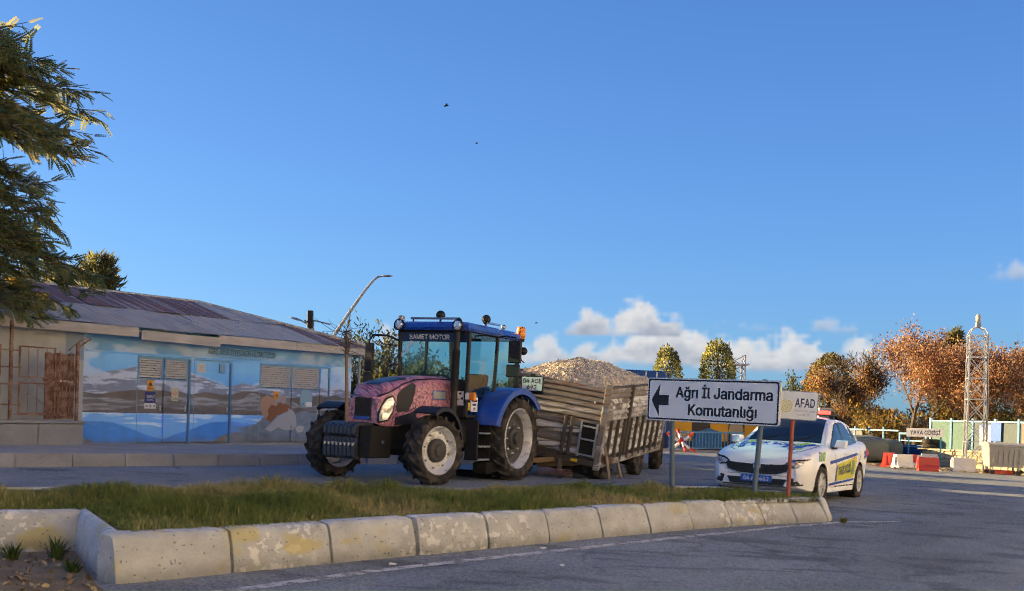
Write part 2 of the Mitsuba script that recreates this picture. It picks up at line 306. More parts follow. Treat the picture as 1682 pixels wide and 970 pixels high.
# grass: single blades
def grass_blades(n, seed):
    r = np.random.default_rng(seed)
    inner = isl.buffer(-.13); inner = Polygon([p for p in inner.exterior.coords])
    x0, y0, x1, y1 = -7.5, 6.0, 4.9, 16.6
    import shapely
    xy = np.zeros((0, 2))
    while len(xy) < n:
        c = np.column_stack([r.uniform(x0, x1, n), r.uniform(y0, y1, n)])
        ok = shapely.contains_xy(inner, c[:, 0], c[:, 1])
        dens = meshkit.fbm(np.column_stack([c * 1.7, c[:, :1] * 0]), 3, 5)
        near = np.clip(1.35 - (c[:, 1] - 7) * .06, .55, 1)
        ok &= r.uniform(0, 1, n) < np.clip((dens - .22) * 2.6, .25, 1) * near
        xy = np.vstack([xy, c[ok]])
    xy = xy[:n]
    P3 = np.column_stack([xy, xy[:, :1] * 0])
    tall = meshkit.fbm(P3 * 1.1, 3, 8); dry = meshkit.fbm(P3 * .9 + 40, 3, 2); cl = meshkit.noise(P3 * 6, 3)
    import shapely
    edge = shapely.distance(shapely.points(xy), isl.exterior)
    h = (.045 + .14 * np.clip((tall - .25) * 1.6, 0, 1) * (.45 + .9 * cl)) * r.uniform(.6, 1.3, n) * np.clip(.45 + edge * 2.2, .45, 1.0)
    fe = shapely.distance(shapely.points(xy), LineString([(3.2, 16.6), (2.1, 15.85), (-1.3, 12.7), (-3.5, 11.1)]))
    h = h * (1 + .5 * np.clip(1 - fe / .7, 0, 1) ** .5)
    w = r.uniform(.005, .012, n) * (1 + .05 * (xy[:, 1] - 7)); a = r.uniform(0, 2 * np.pi, n); lean = r.uniform(.1, .75, n) * h
    b = a + r.uniform(-.6, .6, n) + np.pi / 2
    side = np.column_stack([np.cos(a), np.sin(a), 0 * a]); dirn = np.column_stack([np.cos(b), np.sin(b), 0 * b])
    base = np.column_stack([xy, G(xy[:, 0]) + HK - .05]); U = np.array([0, 0, 1.0])
    mid = base + U * (h * .58)[:, None] + dirn * (lean * .35)[:, None]; tip = base + U * h[:, None] + dirn * lean[:, None]
    v = np.stack([base - side * w[:, None] / 2, base + side * w[:, None] / 2, mid + side * w[:, None] * .4, mid - side * w[:, None] * .4, tip], 1).reshape(-1, 3)
    o = np.arange(n)[:, None] * 5
    f = np.concatenate([o + [0, 1, 2], o + [0, 2, 3], o + [3, 2, 4]])
    k = np.clip((dry - .43) * 3.0 + r.normal(0, .34, n), 0, 1)[:, None]
    g0 = np.array([.15, .185, .045]) * r.uniform(.45, 1.6, (n, 1)); g1 = np.array([.48, .39, .17]) * r.uniform(.55, 1.4, (n, 1))
    col = g0 * (1 - k) + g1 * k
    return tm(v, f), np.repeat(col, 5, 0)
gm, gc = grass_blades(105000, 3)
single('grass', gm, 'grass', 'rough green and straw coloured grass growing on the island', 'grass', False, kind='stuff', color=gc)
def litter(n, seed, x0, x1, y0, y1, size, zt, cols, poly=None):
    r = np.random.default_rng(seed); V, F, C = [], [], []
    for i in range(n):
        x, y = r.uniform(x0, x1), r.uniform(y0, y1)
        if poly is not None and not poly.contains(Point(x, y)): continue
        s = size * r.uniform(.5, 1.4); q = np.array([[-1, -.5, 0], [0, -.62, .25], [1, 0, .1], [0, .6, .3], [-1, .4, .0]]) * s
        q = q @ trimesh.transformations.euler_matrix(r.normal(0, .5), r.normal(0, .5), r.uniform(0, 6.3))[:3, :3].T + [x, y, float(G(x)) + zt + s * .3]
        k = len(V) * 5; V.append(q); F += [[k, k + 1, k + 2], [k, k + 2, k + 3], [k, k + 3, k + 4]]; C.append(np.tile(np.array(cols[r.integers(len(cols))]) * r.uniform(.7, 1.2), (5, 1)))
    return tm(np.vstack(V), F), np.vstack(C)
lm, lc = litter(1500, 5, -4.6, -2.2, 5.0, 8.6, .022, .006, [(.2, .14, .08), (.28, .2, .11), (.13, .09, .06), (.33, .27, .18)], Polygon([(-2.62, 7.0), (-3.4, 8.5), (-3.9, 8.1), (-7, 5.8), (-6, 4), (-2.2, 5.0), (-2.3, 6.4)]))
single('fallen_leaves', lm, 'vertex', 'dry brown leaves lying on the dirt in the kerb notch', 'leaves', False, kind='stuff', color=lc)
def weed(x, y, n, h, seed, z0):
    r = np.random.default_rng(seed); V, F, C = [], [], []
    for i in range(n):
        a = r.uniform(0, 6.3); L = h * r.uniform(.5, 1); w = .006; d = np.array([math.cos(a), math.sin(a), 0]); s = np.array([-d[1], d[0], 0])
        b = np.array([x, y, float(G(x)) + z0]) + d * r.uniform(0, .05); sp = r.uniform(.2, .8)
        pts = [b + d * L * sp * q ** 1.6 + np.array([0, 0, L * (q - .25 * q * q)]) for q in (0, .5, 1)]
        k = len(V) * 5; V.append(np.array([pts[0] - s * w, pts[0] + s * w, pts[1] + s * w * 1.3, pts[1] - s * w * 1.3, pts[2]])); F += [[k, k + 1, k + 2], [k, k + 2, k + 3], [k + 3, k + 2, k + 4]]
        C.append(np.tile(np.array([.08, .11, .03]) * r.uniform(.6, 1.6), (5, 1)))
    return tm(np.vstack(V), F), np.vstack(C)
for i, (x, y, h, lab) in enumerate([(-3.32, 8.05, .26, 'small green weed at the corner of the set-back kerb wall'), (-3.6, 7.95, .2, 'small weed growing by the grey kerb wall in the dirt'), (-3.0, 7.55, .14, 'low weed growing along the side of the kerb end')]):
    m, c = weed(x, y, 45, h, 50 + i, 0); single('weed', m, 'grass', lab, 'weed', False, color=c)
m, c = weed(4.60, 15.12, 70, .10, 77, 0); single('weed', m, 'grass', 'dry weed tuft at the foot of the kerb nose', 'weed', False, color=c * [1.6, 1.1, .9])

r_ = np.random.default_rng(8)
for i, (x, y, s, lab) in enumerate([(.32, 10.35, .05, 'small white paper scrap on the road beside the middle kerb stones'), (-.93, 8.75, .045, 'small pale scrap on the road near the third kerb stone'), (.45, 9.2, .03, 'tiny white scrap beyond the worn edge line'), (1.5, 7.6, .04, 'small white scrap lying alone in the right foreground of the road')]):
    a = r_.uniform(0, 6); m = hull([[x + s * math.cos(a + q) * w, y + s * math.sin(a + q) * w, float(G(x)) + z] for q, w in ((0, 1), (1.3, .6), (2.6, .9), (4.4, .7)) for z in (.002, .012)]); single('paper_scrap', m, 'white', lab, 'litter', False)
# ---------------------------------------------------------------- the painted building
WO = 0.45                                     # the wall stands this far behind the eave line
BZ = 0.27
FB = fin([*wl(0, WO), 0.0], [*RD, 0], [*RN, 0], [0, 0, 1])    # local: x along the wall, y into the building, z up
def m_mural(p, n, uv):
    t = (p.x - float(E0[0])) * float(RD[0]) + (p.y - float(E0[1])) * float(RD[1]); z = p.z
    wob = tf(t * 1.3, z * 1.3, 1, 4) - .5; fine = tf(t * 7, z * 11, 2, 3) - .5; strk = tf(t * 2.2, z * 16, 6, 4) - .5
    sky = mix((.13, .34, .60), (.20, .42, .64), sst(1.7, 2.4, z) + fine * .4)
    cl = sst(.50, .66, tf(t * 1.1 + 2, z * 2.3, 4, 5) + .10 * sst(2.3, 1.8, z))
    c = mix(sky, (.50, .54, .58), cl * .75)
    ridge = 2.30 - .235 * dr.abs(t - 4.15) - .035 * (t - 4.15) + wob * .16
    ridge = dr.maximum(ridge, 1.84 + wob * .25)
    mt = sst(.02, -.02, z - ridge)
    snow = mix((.20, .21, .26), (.46, .47, .52), sst(-.12, .22, strk * 1.4 + fine * .5 + (z - 1.75) * .55))
    c = mix(c, snow, mt)
    h1 = sst(.02, -.03, z - (1.60 + wob * .22 + .05 * dr.sin(t * 2.1)))
    c = mix(c, mix((.115, .09, .075), (.16, .125, .10), .5 + fine), h1)
    h2 = sst(.015, -.02, z - (1.46 + .55 * (tf(t * .8 + 6, 0, 1, 3) - .5)))
    c = mix(c, mix((.15, .135, .125), (.28, .26, .25), sst(-.25, .3, strk * 1.8 + wob * .8)), h2)
    h3 = sst(.02, -.02, z - (1.20 + .3 * (tf(t * 1.1, 4, 1, 3) - .5)))
    c = mix(c, mix((.11, .09, .075), (.15, .125, .11), .5 + fine * 1.5), h3)
    water = sst(.008, -.008, z - 1.055)
    wc = mix((.18, .38, .64), (.50, .60, .72), sst(.02, .30, strk * 1.3 + (z - .85) * .7))
    refl = .30 + .30 * dr.minimum(dr.abs(t - 4.18), 1.4) + wob * .14
    wc = mix(wc, (.055, .20, .50), sst(.015, -.015, z - (refl + .13)) * .85)
    c = mix(c, wc, water)
    ba = sst(.02, -.02, z - (.55 + .35 * (tf(t * 1.05 + 3, 2, 5, 3) - .5) - .5 * sst(2.3, .9, dr.abs(t - 4.15))))
    c = mix(c, mix((.20, .155, .115), (.25, .22, .20), .5 + fine * 1.6), ba)
    # right half: dark rocks under the big fish
    rr = sst(.02, -.02, z - (.72 + .42 * sst(6.3, 8.0, t) + wob * .35)) * sst(6.1, 6.9, t + .35 * (z - .5))
    c = mix(c, mix((.13, .145, .16), (.20, .22, .235), .5 + fine + wob), rr)
    c = mix(c, mix((.20, .155, .115), (.27, .24, .21), .5 + fine), sst(.02, -.02, z - (.36 + .1 * wob)))
    top = sst(2.475, 2.485, z)
    c = mix(c, mix((.13, .27, .42), (.36, .40, .46), sst(.42, .66, tf(t * 1.2, z * 2, 9, 4))), top * .9)
    beige = sst(1.99, 1.95, t)
    c = mix(c, mix((.30, .27, .23), (.40, .37, .33), tf(t * 3, z * 3, 7, 4)), beige)
    c = mix(c, (.20, .22, .25), sst(1.50, 1.53, t) * beige * sst(2.2, 2.25, z))
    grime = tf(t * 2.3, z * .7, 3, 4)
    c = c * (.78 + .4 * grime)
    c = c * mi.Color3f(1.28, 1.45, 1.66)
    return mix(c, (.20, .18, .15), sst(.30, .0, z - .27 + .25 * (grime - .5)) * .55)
def m_tin(p, n, uv):
    u = (p.x * float(RD[0]) + p.y * float(RD[1])); a = tf(u * 9, p.z * 1.2, 3, 4); b = tf(u * 2, p.z * 3, 5, 3)
    v = .44 + .2 * (a - .5) + .16 * (b - .5)
    return mix(mi.Color3f(v * 1.14, v * 1.04, v * .90), (.20, .13, .10), sst(.60, .74, a * .6 + b * .4) * .55)
def m_rtin(p, n, uv):
    u = (p.x * float(RD[0]) + p.y * float(RD[1])); a = tf(u * 10, p.z * 1.1, 3, 4); b = tf(u * 1.3, p.z * 3, 5, 3)
    c = mix((.20, .115, .10), (.29, .18, .155), b)
    return mix(c, (.50, .47, .45), sst(.53, .70, a) * .6)
def m_fascia(p, n, uv):
    u = (p.x * float(RD[0]) + p.y * float(RD[1])); a = tf(u * 1.2, p.z * 18, 3, 4); b = tf(u * 5, p.z * 5, 1, 3)
    return mix((.30, .27, .235), (.58, .54, .49), a * .6 + b * .4)
M['mural'] = plain(proc(m_mural), .75, spec=.25)
M['tin'] = plain(proc(m_tin), .6)
M['rusty_tin'] = plain(proc(m_rtin), .65)
M['fascia'] = plain(proc(m_fascia), .8)
house = thing('painted_building', 'low service building with a blue landscape mural and a rusty corrugated roof', 'building', FB)
W1 = 10.55
openings = [(3.38, 4.93, 2.43), (5.02, 6.22, 2.43), (7.12, 9.72, 2.44)]
wp = Polygon([(-9, BZ - .4), (W1, BZ - .4), (W1, 3.12), (-9, 3.12)])
for a, b, z in openings: wp = wp.difference(sbox(a, BZ, b, z))
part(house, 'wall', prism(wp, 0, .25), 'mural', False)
part(house, 'wall', cat(bx(W1 - .25, W1, .25, 7, -.2, 3.05), bx(-9, W1 - .25, 6.75, 7, -.2, 3.05)), 'paving', False, label='plain side and rear walls')
part(house, 'lintel', cat(bx(2.02, 7.0, -.05, 0.0, 2.455, 2.50), bx(6.75, W1 - .5, -.05, 0.0, 2.47, 2.505)), 'mural', False, label='thin blue ledge above the doors')
part(house, 'plinth', bx(2.0, W1 + .02, -.06, 0, BZ - .2, BZ + .06, .01), 'paving', False)
def door(x0, x1, z1, leafs, louvre, lb):
    d = part(house, 'door', bx(x0, x1, .10, .14, BZ + .02, z1), 'mural', False, label=lb)
    n = len(leafs)
    for k, (a, b) in enumerate(leafs):
        lo = BZ + .08
        if louvre:
            zl = louvre
            part(d, 'door_leaf', bx(a + .015, b - .015, .055, .10, lo, zl - .03, .006), 'mural', False)
            part(d, 'louvre_frame', cat(bx(a + .015, a + .055, .04, .10, zl - .03, z1 - .03), bx(b - .055, b - .015, .04, .10, zl - .03, z1 - .03), bx(a + .055, b - .055, .04, .10, z1 - .07, z1 - .03), bx(a + .055, b - .055, .04, .10, zl - .03, zl)), 'blue_paint_old', False)
            part(d, 'louvre_gap_shade', bx(a + .055, b - .055, .094, .0995, zl, z1 - .07), 'black', False)  # black sheet paints the shade in the gaps behind the slats
            zz = np.arange(zl + .02, z1 - .085, .058)
            for z in zz:
                m = hull([[a + .055, y, q] for y, q in ((.035, z), (.04, z + .006), (.07, z + .046), (.07, z + .040))] + [[b - .055, y, q] for y, q in ((.035, z), (.04, z + .006), (.07, z + .046), (.07, z + .040))])
                part(d, 'louvre_slat', m, 'louvre_grey', False)
        else:
            part(d, 'door_leaf', bx(a + .015, b - .015, .055, .10, lo, z1 - .03, .006), 'mural', False)
        for a, b in leafs: part(d, 'handle', bx(b - .10, b - .07, .025, .055, 1.12, 1.26, .008), 'louvre_grey', False)
    for z in (.7, 2.0):
            part(d, 'hinge', tube([[a + .012, .045, z], [a + .012, .045, z + .1]], .014, 6), 'mural')
    part(d, 'door_frame', cat(bx(x0, x0 + .03, .02, .12, BZ, z1), bx(x1 - .03, x1, .02, .12, BZ, z1), bx(x0 + .03, x1 - .03, .02, .12, z1 - .03, z1)), 'blue_paint_old', False)
    return d
M['blue_paint_old'] = plain((.17, .34, .52), .6)
M['louvre_grey'] = plain((.52, .52, .52), .6)
door(3.38, 4.93, 2.43, [(3.42, 4.155), (4.165, 4.89)], 1.90, 'double metal door with grey louvres and notices on it')
d3 = door(5.02, 6.22, 2.43, [(5.06, 6.18)], None, 'plain painted metal door under the lettering')
d4 = door(7.12, 9.72, 2.44, [(7.16, 8.30), (8.31, 9.36)], 1.80, 'wide double door with louvres on both leaves')
part(d4, 'door_panel', bx(9.38, 9.68, .05, .10, BZ + .08, 2.41, .006), 'mural', False)
part(d4, 'rod', tube([[8.305, .03, 1.82], [8.305, .03, 2.38]], .018, 6), 'louvre_grey')
part(d3, 'meter_box', bx(5.82, 6.0, .0, .055, 2.12, 2.36, .012), 'blue_paint_old', False)
# lettering and notices
tx = text('AĞRI BELEDİYESİNİN HİZMETİDİR', .15, .006, width=2.22)
part(house, 'lettering', mov(tx, 5.42, -.002, 2.585, rx=math.pi / 2), 'ink', False, label='dark painted lettering above the doors')
def notice(name, x0, x1, z0, z1, col, lab, y=.052, lines=(), lcol='ink', cat_='notice'):
    k = single(name, bx(x0, x1, y - .008, y, z0, z1), plain(col, .5), lab, cat_, False, M=FB)
    for (s, cx, z, h, c) in lines:
        m = text(s, h, .002, center=True); part(k, 'lettering', mov(m, cx, y - .009, z, rx=math.pi / 2), c, False)
    return k
k = notice('warning_notice', 3.70, 3.87, 1.60, 1.86, (.62, .27, .03), 'orange warning notice on the left leaf of the louvred double door', lines=[('DİKKAT', 3.785, 1.65, .035, 'ink')])
part(k, 'symbol', mov(prism([(-.06, 0), (.06, 0), (0, .1)], 0, .002), 3.785, .042, 1.72), 'ink', False)
k = notice('blue_notice', 3.64, 3.94, 1.30, 1.575, (.02, .035, .16), 'dark blue notice with white strip below the orange warning notice', lines=[('GİRİŞ', 3.79, 1.46, .06, 'white'), ('YASAK', 3.79, 1.38, .04, 'white')])
part(k, 'white_strip', bx(3.63, 3.95, .04, .05, 1.17, 1.298), 'white', False)
for x in (3.66, 3.76, 3.87): part(k, 'mark', bx(x, x + .06, .037, .0405, 1.20, 1.26), 'dull_steel', False)
notice('white_notice', 3.93, 4.10, 1.62, 1.73, (.5, .52, .55), 'small white notice right of the orange warning notice')
k = notice('cream_notice', 4.40, 4.60, 1.37, 1.70, (.55, .50, .36), 'cream notice with a triangle on the right door leaf', lines=[('ÖLÜM', 4.5, 1.42, .04, 'ink')])
part(k, 'symbol', mov(prism(Polygon([(-.06, 0), (.06, 0), (0, .1)], [[(-.035, .015), (.035, .015), (0, .073)]]), 0, .002), 4.50, .042, 1.53), 'red', False)
k = notice('white_sheet', 5.14, 5.40, 2.10, 2.34, (.55, .57, .58), 'white printed sheet high on the plain painted door')
for i in range(4): part(k, 'printed_line', bx(5.17, 5.37 - .03 * (i % 2), .042, .0445, 2.14 + i * .048, 2.152 + i * .048), 'dull_steel', False)
k = notice('orange_notice', 7.66, 7.84, 1.50, 1.71, (.62, .27, .03), 'orange notice on the wide double door above the painted fish', lines=[('TM', 7.75, 1.6, .06, 'ink')])
k = notice('pale_notice', 8.62, 9.08, 1.30, 1.58, (.24, .40, .50), 'pale blue notice board with rounded top on the wide double door', lines=[('17', 8.70, 1.36, .09, 'ink')])
part(k, 'board_top', mov(prism(Point(0, 0).buffer(.23).intersection(sbox(-1, 0, 1, 1)), 0, .008), 8.85, .044, 1.58), plain((.24, .40, .50), .5), False)
part(k, 'white_panel', bx(8.84, 9.06, .041, .0435, 1.32, 1.45), 'white', False)
# the painted fish / rocks figure on the wide door: flat paint
def blob(pts): return Polygon(pts).buffer(.05).buffer(-.05)
fish = [('pale', [(7.20, 1.30), (7.26, 1.50), (7.42, 1.60), (7.62, 1.55), (7.80, 1.42), (7.72, 1.10), (7.55, .92), (7.38, .98), (7.26, 1.12)], (.42, .27, .20)),
        ('brown', [(7.48, 1.20), (7.60, 1.36), (7.76, 1.30), (7.90, 1.42), (8.20, 1.36), (8.32, 1.26), (8.05, 1.14), (7.80, 1.06), (7.60, .88), (7.42, .96), (7.50, 1.06)], (.25, .11, .06)),
        ('white', [(7.38, .70), (7.70, .92), (8.00, 1.12), (8.34, 1.24), (8.48, 1.08), (8.52, .80), (8.40, .68), (8.1, .66), (7.85, .74), (7.6, .62)], (.40, .42, .46)),
        ('tail', [(7.88, 1.44), (7.98, 1.66), (8.08, 1.60), (8.14, 1.42), (8.0, 1.38)], (.42, .33, .32)),
        ('spray', [(8.46, .72), (8.62, .80), (8.82, .76), (8.75, .62), (8.55, .60)], (.46, .48, .50))]
for i, (nm, pts, col) in enumerate(fish):
    part(house, 'painted_figure', prism(blob(pts), .053 - .0014 * i, .051 - .0014 * i), plain(col, .8), False, label='painted brown and white figure on the wide door' if i == 0 else None)
# roof: corrugated sheets of one hipped roof
RP = 3.5; RH = 1.12; EZ = 3.06; XL, XR = -10.0, W1 + .34; HIPX = 7.5
def roof_pt(x, v):            # v: distance back from the eave
    return np.stack([x, -WO + v, EZ + v * RH / RP + .0 * x], -1)
def sheet_strip(x0, x1, va, vb, seed, lift=0.0):
    r = np.random.default_rng(seed)
    nx = max(4, int((x1 - x0) / .0127)); xs = np.linspace(x0, x1, nx)
    lim = np.where(xs > HIPX, RP * (XR - xs) / (XR - HIPX), RP)
    w = r.normal(0, .012, 4)
    rows = []
    for q in np.linspace(0, 1, 5):
        v = np.minimum(va + (vb - va) * q, np.maximum(lim, 0) + (va if False else 0)); v = np.minimum(v, lim); v = np.maximum(v, np.minimum(va, lim))
        P = roof_pt(xs, v); P[:, 2] += .010 * np.sin(xs * 2 * np.pi / .076) + lift + w[0] * np.sin(q * 3 + seed) + w[1] * q * (xs - x0) / (x1 - x0)
        rows.append(P)
    return grid(np.array(rows))
seed = 0
for row, (va, vb, lift) in enumerate([(-.02, 1.86, 0.0), (1.72, 3.52, .03)]):
    x = XL
    while x < XR - .1:
        x1 = min(x + .86, XR - .02); seed += 1
        if row == 1 and x > HIPX + 1.8: break
        rusty = (row == 1 and x < 6.9) or (x > 8.6)
        part(house, 'roof_sheet', sheet_strip(x, x1 + .03, va + (.03 * math.sin(seed * 5.1) if row == 0 else .02 * math.sin(seed * 3)), vb, seed, lift + .004 * (seed % 2)), 'rusty_tin' if rusty else 'tin', True)
        x += .86
# hip end and rear slope
hipv = np.array([[XR, -WO, EZ], [XR, 7 + WO, EZ], [HIPX, RP - WO, EZ + RH], [HIPX, RP - WO + .6, EZ + RH]])
part(house, 'roof_slope', tm(np.array([[XR, -WO, EZ], [XR, 7.4, EZ], [HIPX, RP - WO, EZ + RH], [-10, 7.4, EZ], [-10, RP - WO, EZ + RH]]) - [0, 0, .02], [[0, 1, 2], [1, 3, 4], [1, 4, 2]]), 'rusty_tin', False)
part(house, 'ridge_cap', tube([[-10, RP - WO, EZ + RH + .03], [HIPX, RP - WO, EZ + RH + .03], [XR - .02, -WO + .03, EZ + .05]], .05, 8), 'tin')
part(house, 'soffit', bx(-10, XR - .03, -WO + .03, .02, 2.965, 2.985), 'fascia', False)
# fascia boards, one sagging
fx = [-10, -6.2, -3, .35, 3.1, 5.4, 8.0, XR]
for i, (a, b) in enumerate(zip(fx, fx[1:])):
    m = bx(a + .01, b - .01, -WO - .0, -WO + .025, 2.83, 3.045)
    if i == 4: m = mov(mov(m, -a, 0, -3.04, ry=.014), a, -.02, 3.035)
    part(house, 'fascia_board', m, 'fascia', False, label='sagging weathered fascia board' if i == 4 else None)
part(house, 'fascia_board', bx(XR - .03, XR, -WO + .03, 7.3, 2.83, 3.045), 'fascia', False)
part(house, 'eave_post', tube([[XR - .12, -.1, .1], [XR - .12, -.1, 2.9]], .035, 8), 'dull_steel', label='slim grey post under the right end of the eave')

# low wall with iron fence at the left
FW = fin([*wl(0, -.62), 0], [*RD, 0], [*RN, 0], [0, 0, 1])
lw = thing('garden_wall', 'low cracked concrete wall in front of the left end of the building', 'wall', FW)
for i, (a, b) in enumerate([(-8, -4.2), (-4.19, -1.0), (-.99, .28), (.29, 1.33)]):
    m = bx(a, b, 0, .55, -.1, .80 + .01 * (i % 2), .02); part(lw, 'wall_block', m, 'paving', False)
part(lw, 'coping', bx(-8, 1.36, -.03, .60, .815, .875, .012), 'paving', False)
ff = thing('iron_fence', 'rusty iron fence of framed panels standing on the low concrete wall', 'fence', FW)
for x, z in ((-3.3, 2.9), (-.28, 2.92), (1.22, 2.55)):
    part(ff, 'post', bar([x, .12, .86], [x + .0, .12, z], .06, .06, .006), 'rust', False)
def panel(x0, x1, z0, z1, nv, y=.12, tilt=0):
    b = .03
    k = part(ff, 'panel_frame', cat(bx(x0, x0 + b, y - .015, y + .015, z0, z1), bx(x1 - b, x1, y - .015, y + .015, z0, z1), bx(x0 + b, x1 - b, y - .015, y + .015, z0, z0 + b), bx(x0 + b, x1 - b, y - .015, y + .015, z1 - b, z1)), 'rust', False)
    for i in range(nv):
        x = x0 + (x1 - x0) * (i + 1) / (nv + 1); part(k, 'bar', tube([[x, y, z0 + b], [x, y, z1 - b]], .008, 5), 'rust')
for z0, z1 in ((1.0, 1.66), (1.76, 2.42)):
    panel(-1.6, -.50, z0, z1, 3); panel(-.10, .72, z0, z1, 3, .13); panel(-3.1, -1.8, z0, z1, 3)
for z in (1.18, 1.60, 1.95, 2.30): part(ff, 'clamp', cat(bx(-.52, -.31, .10, .13, z, z + .03), bx(-.25, -.06, .10, .13, z, z + .03)), 'rust', False)
part(ff, 'rail', bx(-.2, 1.2, .10, .13, .98, 1.01), 'rust', False); part(ff, 'rail', bx(.7, 1.2, .09, .12, 1.66, 1.70), 'rust', False)
part(ff, 'barbed_arm', cat(bar([1.22, .12, 2.45], [1.42, -.05, 2.66], .035), bar([1.0, .12, 2.38], [1.2, -.05, 2.62], .03), bar([1.2, -.05, 2.62], [1.42, -.05, 2.66], .02)), 'rust', False, label='bent arm leaning out at the top of the end post')
for i in range(5):
    x = .78 + i * .09; part(ff, 'bar', tube([[x, .12 + .03 * (i % 2), .95], [x + .03, .12, 2.35 - .05 * (i % 3)]], .012, 5), 'rust')
for q in ((1.62, .0), (1.95, .1)): part(ff, 'wire', tube([[-.1 + .2 * i, .12, q[0] - .33 + .14 * math.sin(i * 1.4 + q[1])] for i in range(7)], .006, 4), 'rust')
dg = thing('rusty_door', 'old red brown metal door leaning behind the iron fence', 'door', FW)
part(dg, 'door_leaf', cat([mov(bx(0, .13, 0, .03, .9, 2.32 - .02 * (i % 2)), .55 + i * .135, .24 + .012 * (i % 2)) for i in range(5)]), 'rust', False)
part(dg, 'brace', bx(.5, 1.26, .22, .24, 1.7, 1.78), 'rust', False)
part(dg, 'strip', bx(.86, 1.16, .20, .218, 1.66, 1.74), 'white', False, label='small white and blue strip on the brown door')

M['render_cream'] = plain((.64, .62, .58), .9); M['render_white'] = plain((.68, .68, .67), .9); M['render_sand'] = plain((.60, .56, .50), .9)
# apartment block added out of view at the left to shade the foreground
ap = thing('added_block', 'added unseen apartment block shading the foreground from the left', 'building', fin([-52, 22.5, 0], [1, 0, 0], [0, 1, 0], [0, 0, 1]))
part(ap, 'wall', bx(-22, 20, 0, 5.5, -1, 11.6), 'render_cream', False)
part(ap, 'roof', hull([[-22.5, -.5, 11.61], [20.5, -.5, 11.61], [-22.5, 6, 11.61], [20.5, 6, 11.61], [-20, 2.75, 13], [18, 2.75, 13]]), 'rusty_tin', False)
for r_ in range(3):
    for c_ in range(10): part(ap, 'window', bx(-20 + c_ * 4, -18.4 + c_ * 4, -.03, .0, 1 + r_ * 3.3, 2.5 + r_ * 3.3), 'dark_glass', False)

# pale apartment blocks added out of view, behind and right, to bounce sunlight
for i in range(6):
    FA = fin([11.6 + RD[0] * (-34 + i * 17), -8.4 + RD[1] * (-34 + i * 17), -.6], [*RD, 0], [*-RN, 0], [0, 0, 1]); hh = [13.5, 16.5, 14, 17, 13.5, 15.5][i]
    ap = thing('added_block', ['added cream apartment block bouncing light from furthest back behind the camera', 'added tall white apartment block bouncing light from behind the camera', 'added sand coloured apartment block bouncing light from straight behind the camera', 'added tallest cream apartment block bouncing light from the right of the street', 'added white apartment block bouncing light from beyond the tall cream one', 'added sand coloured apartment block bouncing light from the far end of the right side'][i], 'building', FA)
    part(ap, 'wall', bx(0, 15.6, 0, 11, -1, hh), ['render_cream', 'render_white', 'render_sand'][i % 3], False); part(ap, 'roof', bx(-.3, 15.9, -.3, 11.3, hh, hh + .3), 'paving', False)
    for r_ in range(int(hh / 3)):
        for c_ in range(4): part(ap, 'window', bx(1.2 + c_ * 3.7, 2.7 + c_ * 3.7, -.03, 0, 1.2 + r_ * 3, 2.6 + r_ * 3), 'dark_glass', False)

# street lamps behind the building
def arm_lamp(x, y, zb, pts, head0, head1, lab, cat_='street lamp'):
    k = thing('street_lamp', lab, cat_)
    part(k, 'pole', tube([[x, y, float(G(x))], [x, y, zb]], np.array([.075, .06]), 8), 'dull_steel')
    part(k, 'arm', tube(pts, np.linspace(.06, .035, len(pts)), 8), 'dull_steel')
    h0, h1 = np.array(head0, float), np.array(head1, float); t = (h1 - h0) / np.linalg.norm(h1 - h0)
    a = np.cross(t, [0, 0, 1]); a /= np.linalg.norm(a); L = np.linalg.norm(h1 - h0)
    ell = trimesh.creation.icosphere(2); v = np.array(ell.vertices) * [.5, .5, .5]; v[:, 2] *= np.where(v[:, 2] > 0, .8, .45)
    V = (h0 + h1) / 2 + v[:, :1] * t * L + v[:, 1:2] * a * L * .42 + v[:, 2:] * np.array([0, 0, 1.]) * L * .28
    part(k, 'lamp_head', tm(V, ell.faces), 'dull_steel')
    part(k, 'bracket', tube([pts[-2], h0 + (h1 - h0) * .1], .025, 6), 'dull_steel')
    return k
q = lambda s: [-5.98 + 1.50 * s + .12 * math.sin(s * 3.1), 36, 3.55 + 2.2 * math.sin(s * 1.32) ** .95]
arm_lamp(-6.05, 36, 3.3, [[-6.05, 36, 3.2]] + [q(s) for s in np.linspace(0.02, 1, 14)], [-4.42, 36, 5.68], [-4.02, 35.95, 5.68], 'tall curved street lamp behind the roof with its head pointing right')
arm_lamp(-7.36, 40, 4.5, [[-7.3, 40, 3.9], [-7.55, 40, 4.35], [-7.65, 40, 4.5]], [-7.72, 40, 4.46], [-8.2, 40, 4.58], 'street lamp behind the roof with its head pointing left')
k = thing('loudspeaker_box', 'small dark box on a pole behind the roof between the two street lamps', 'box')
part(k, 'housing', bx(-7.53, -7.33, 39.8, 40.0, 4.22, 4.84, .015), 'black', False); part(k, 'bracket', tube([[-7.35, 40, 4.5], [-6.7, 40, 4.36]], .03, 6), 'dull_steel')
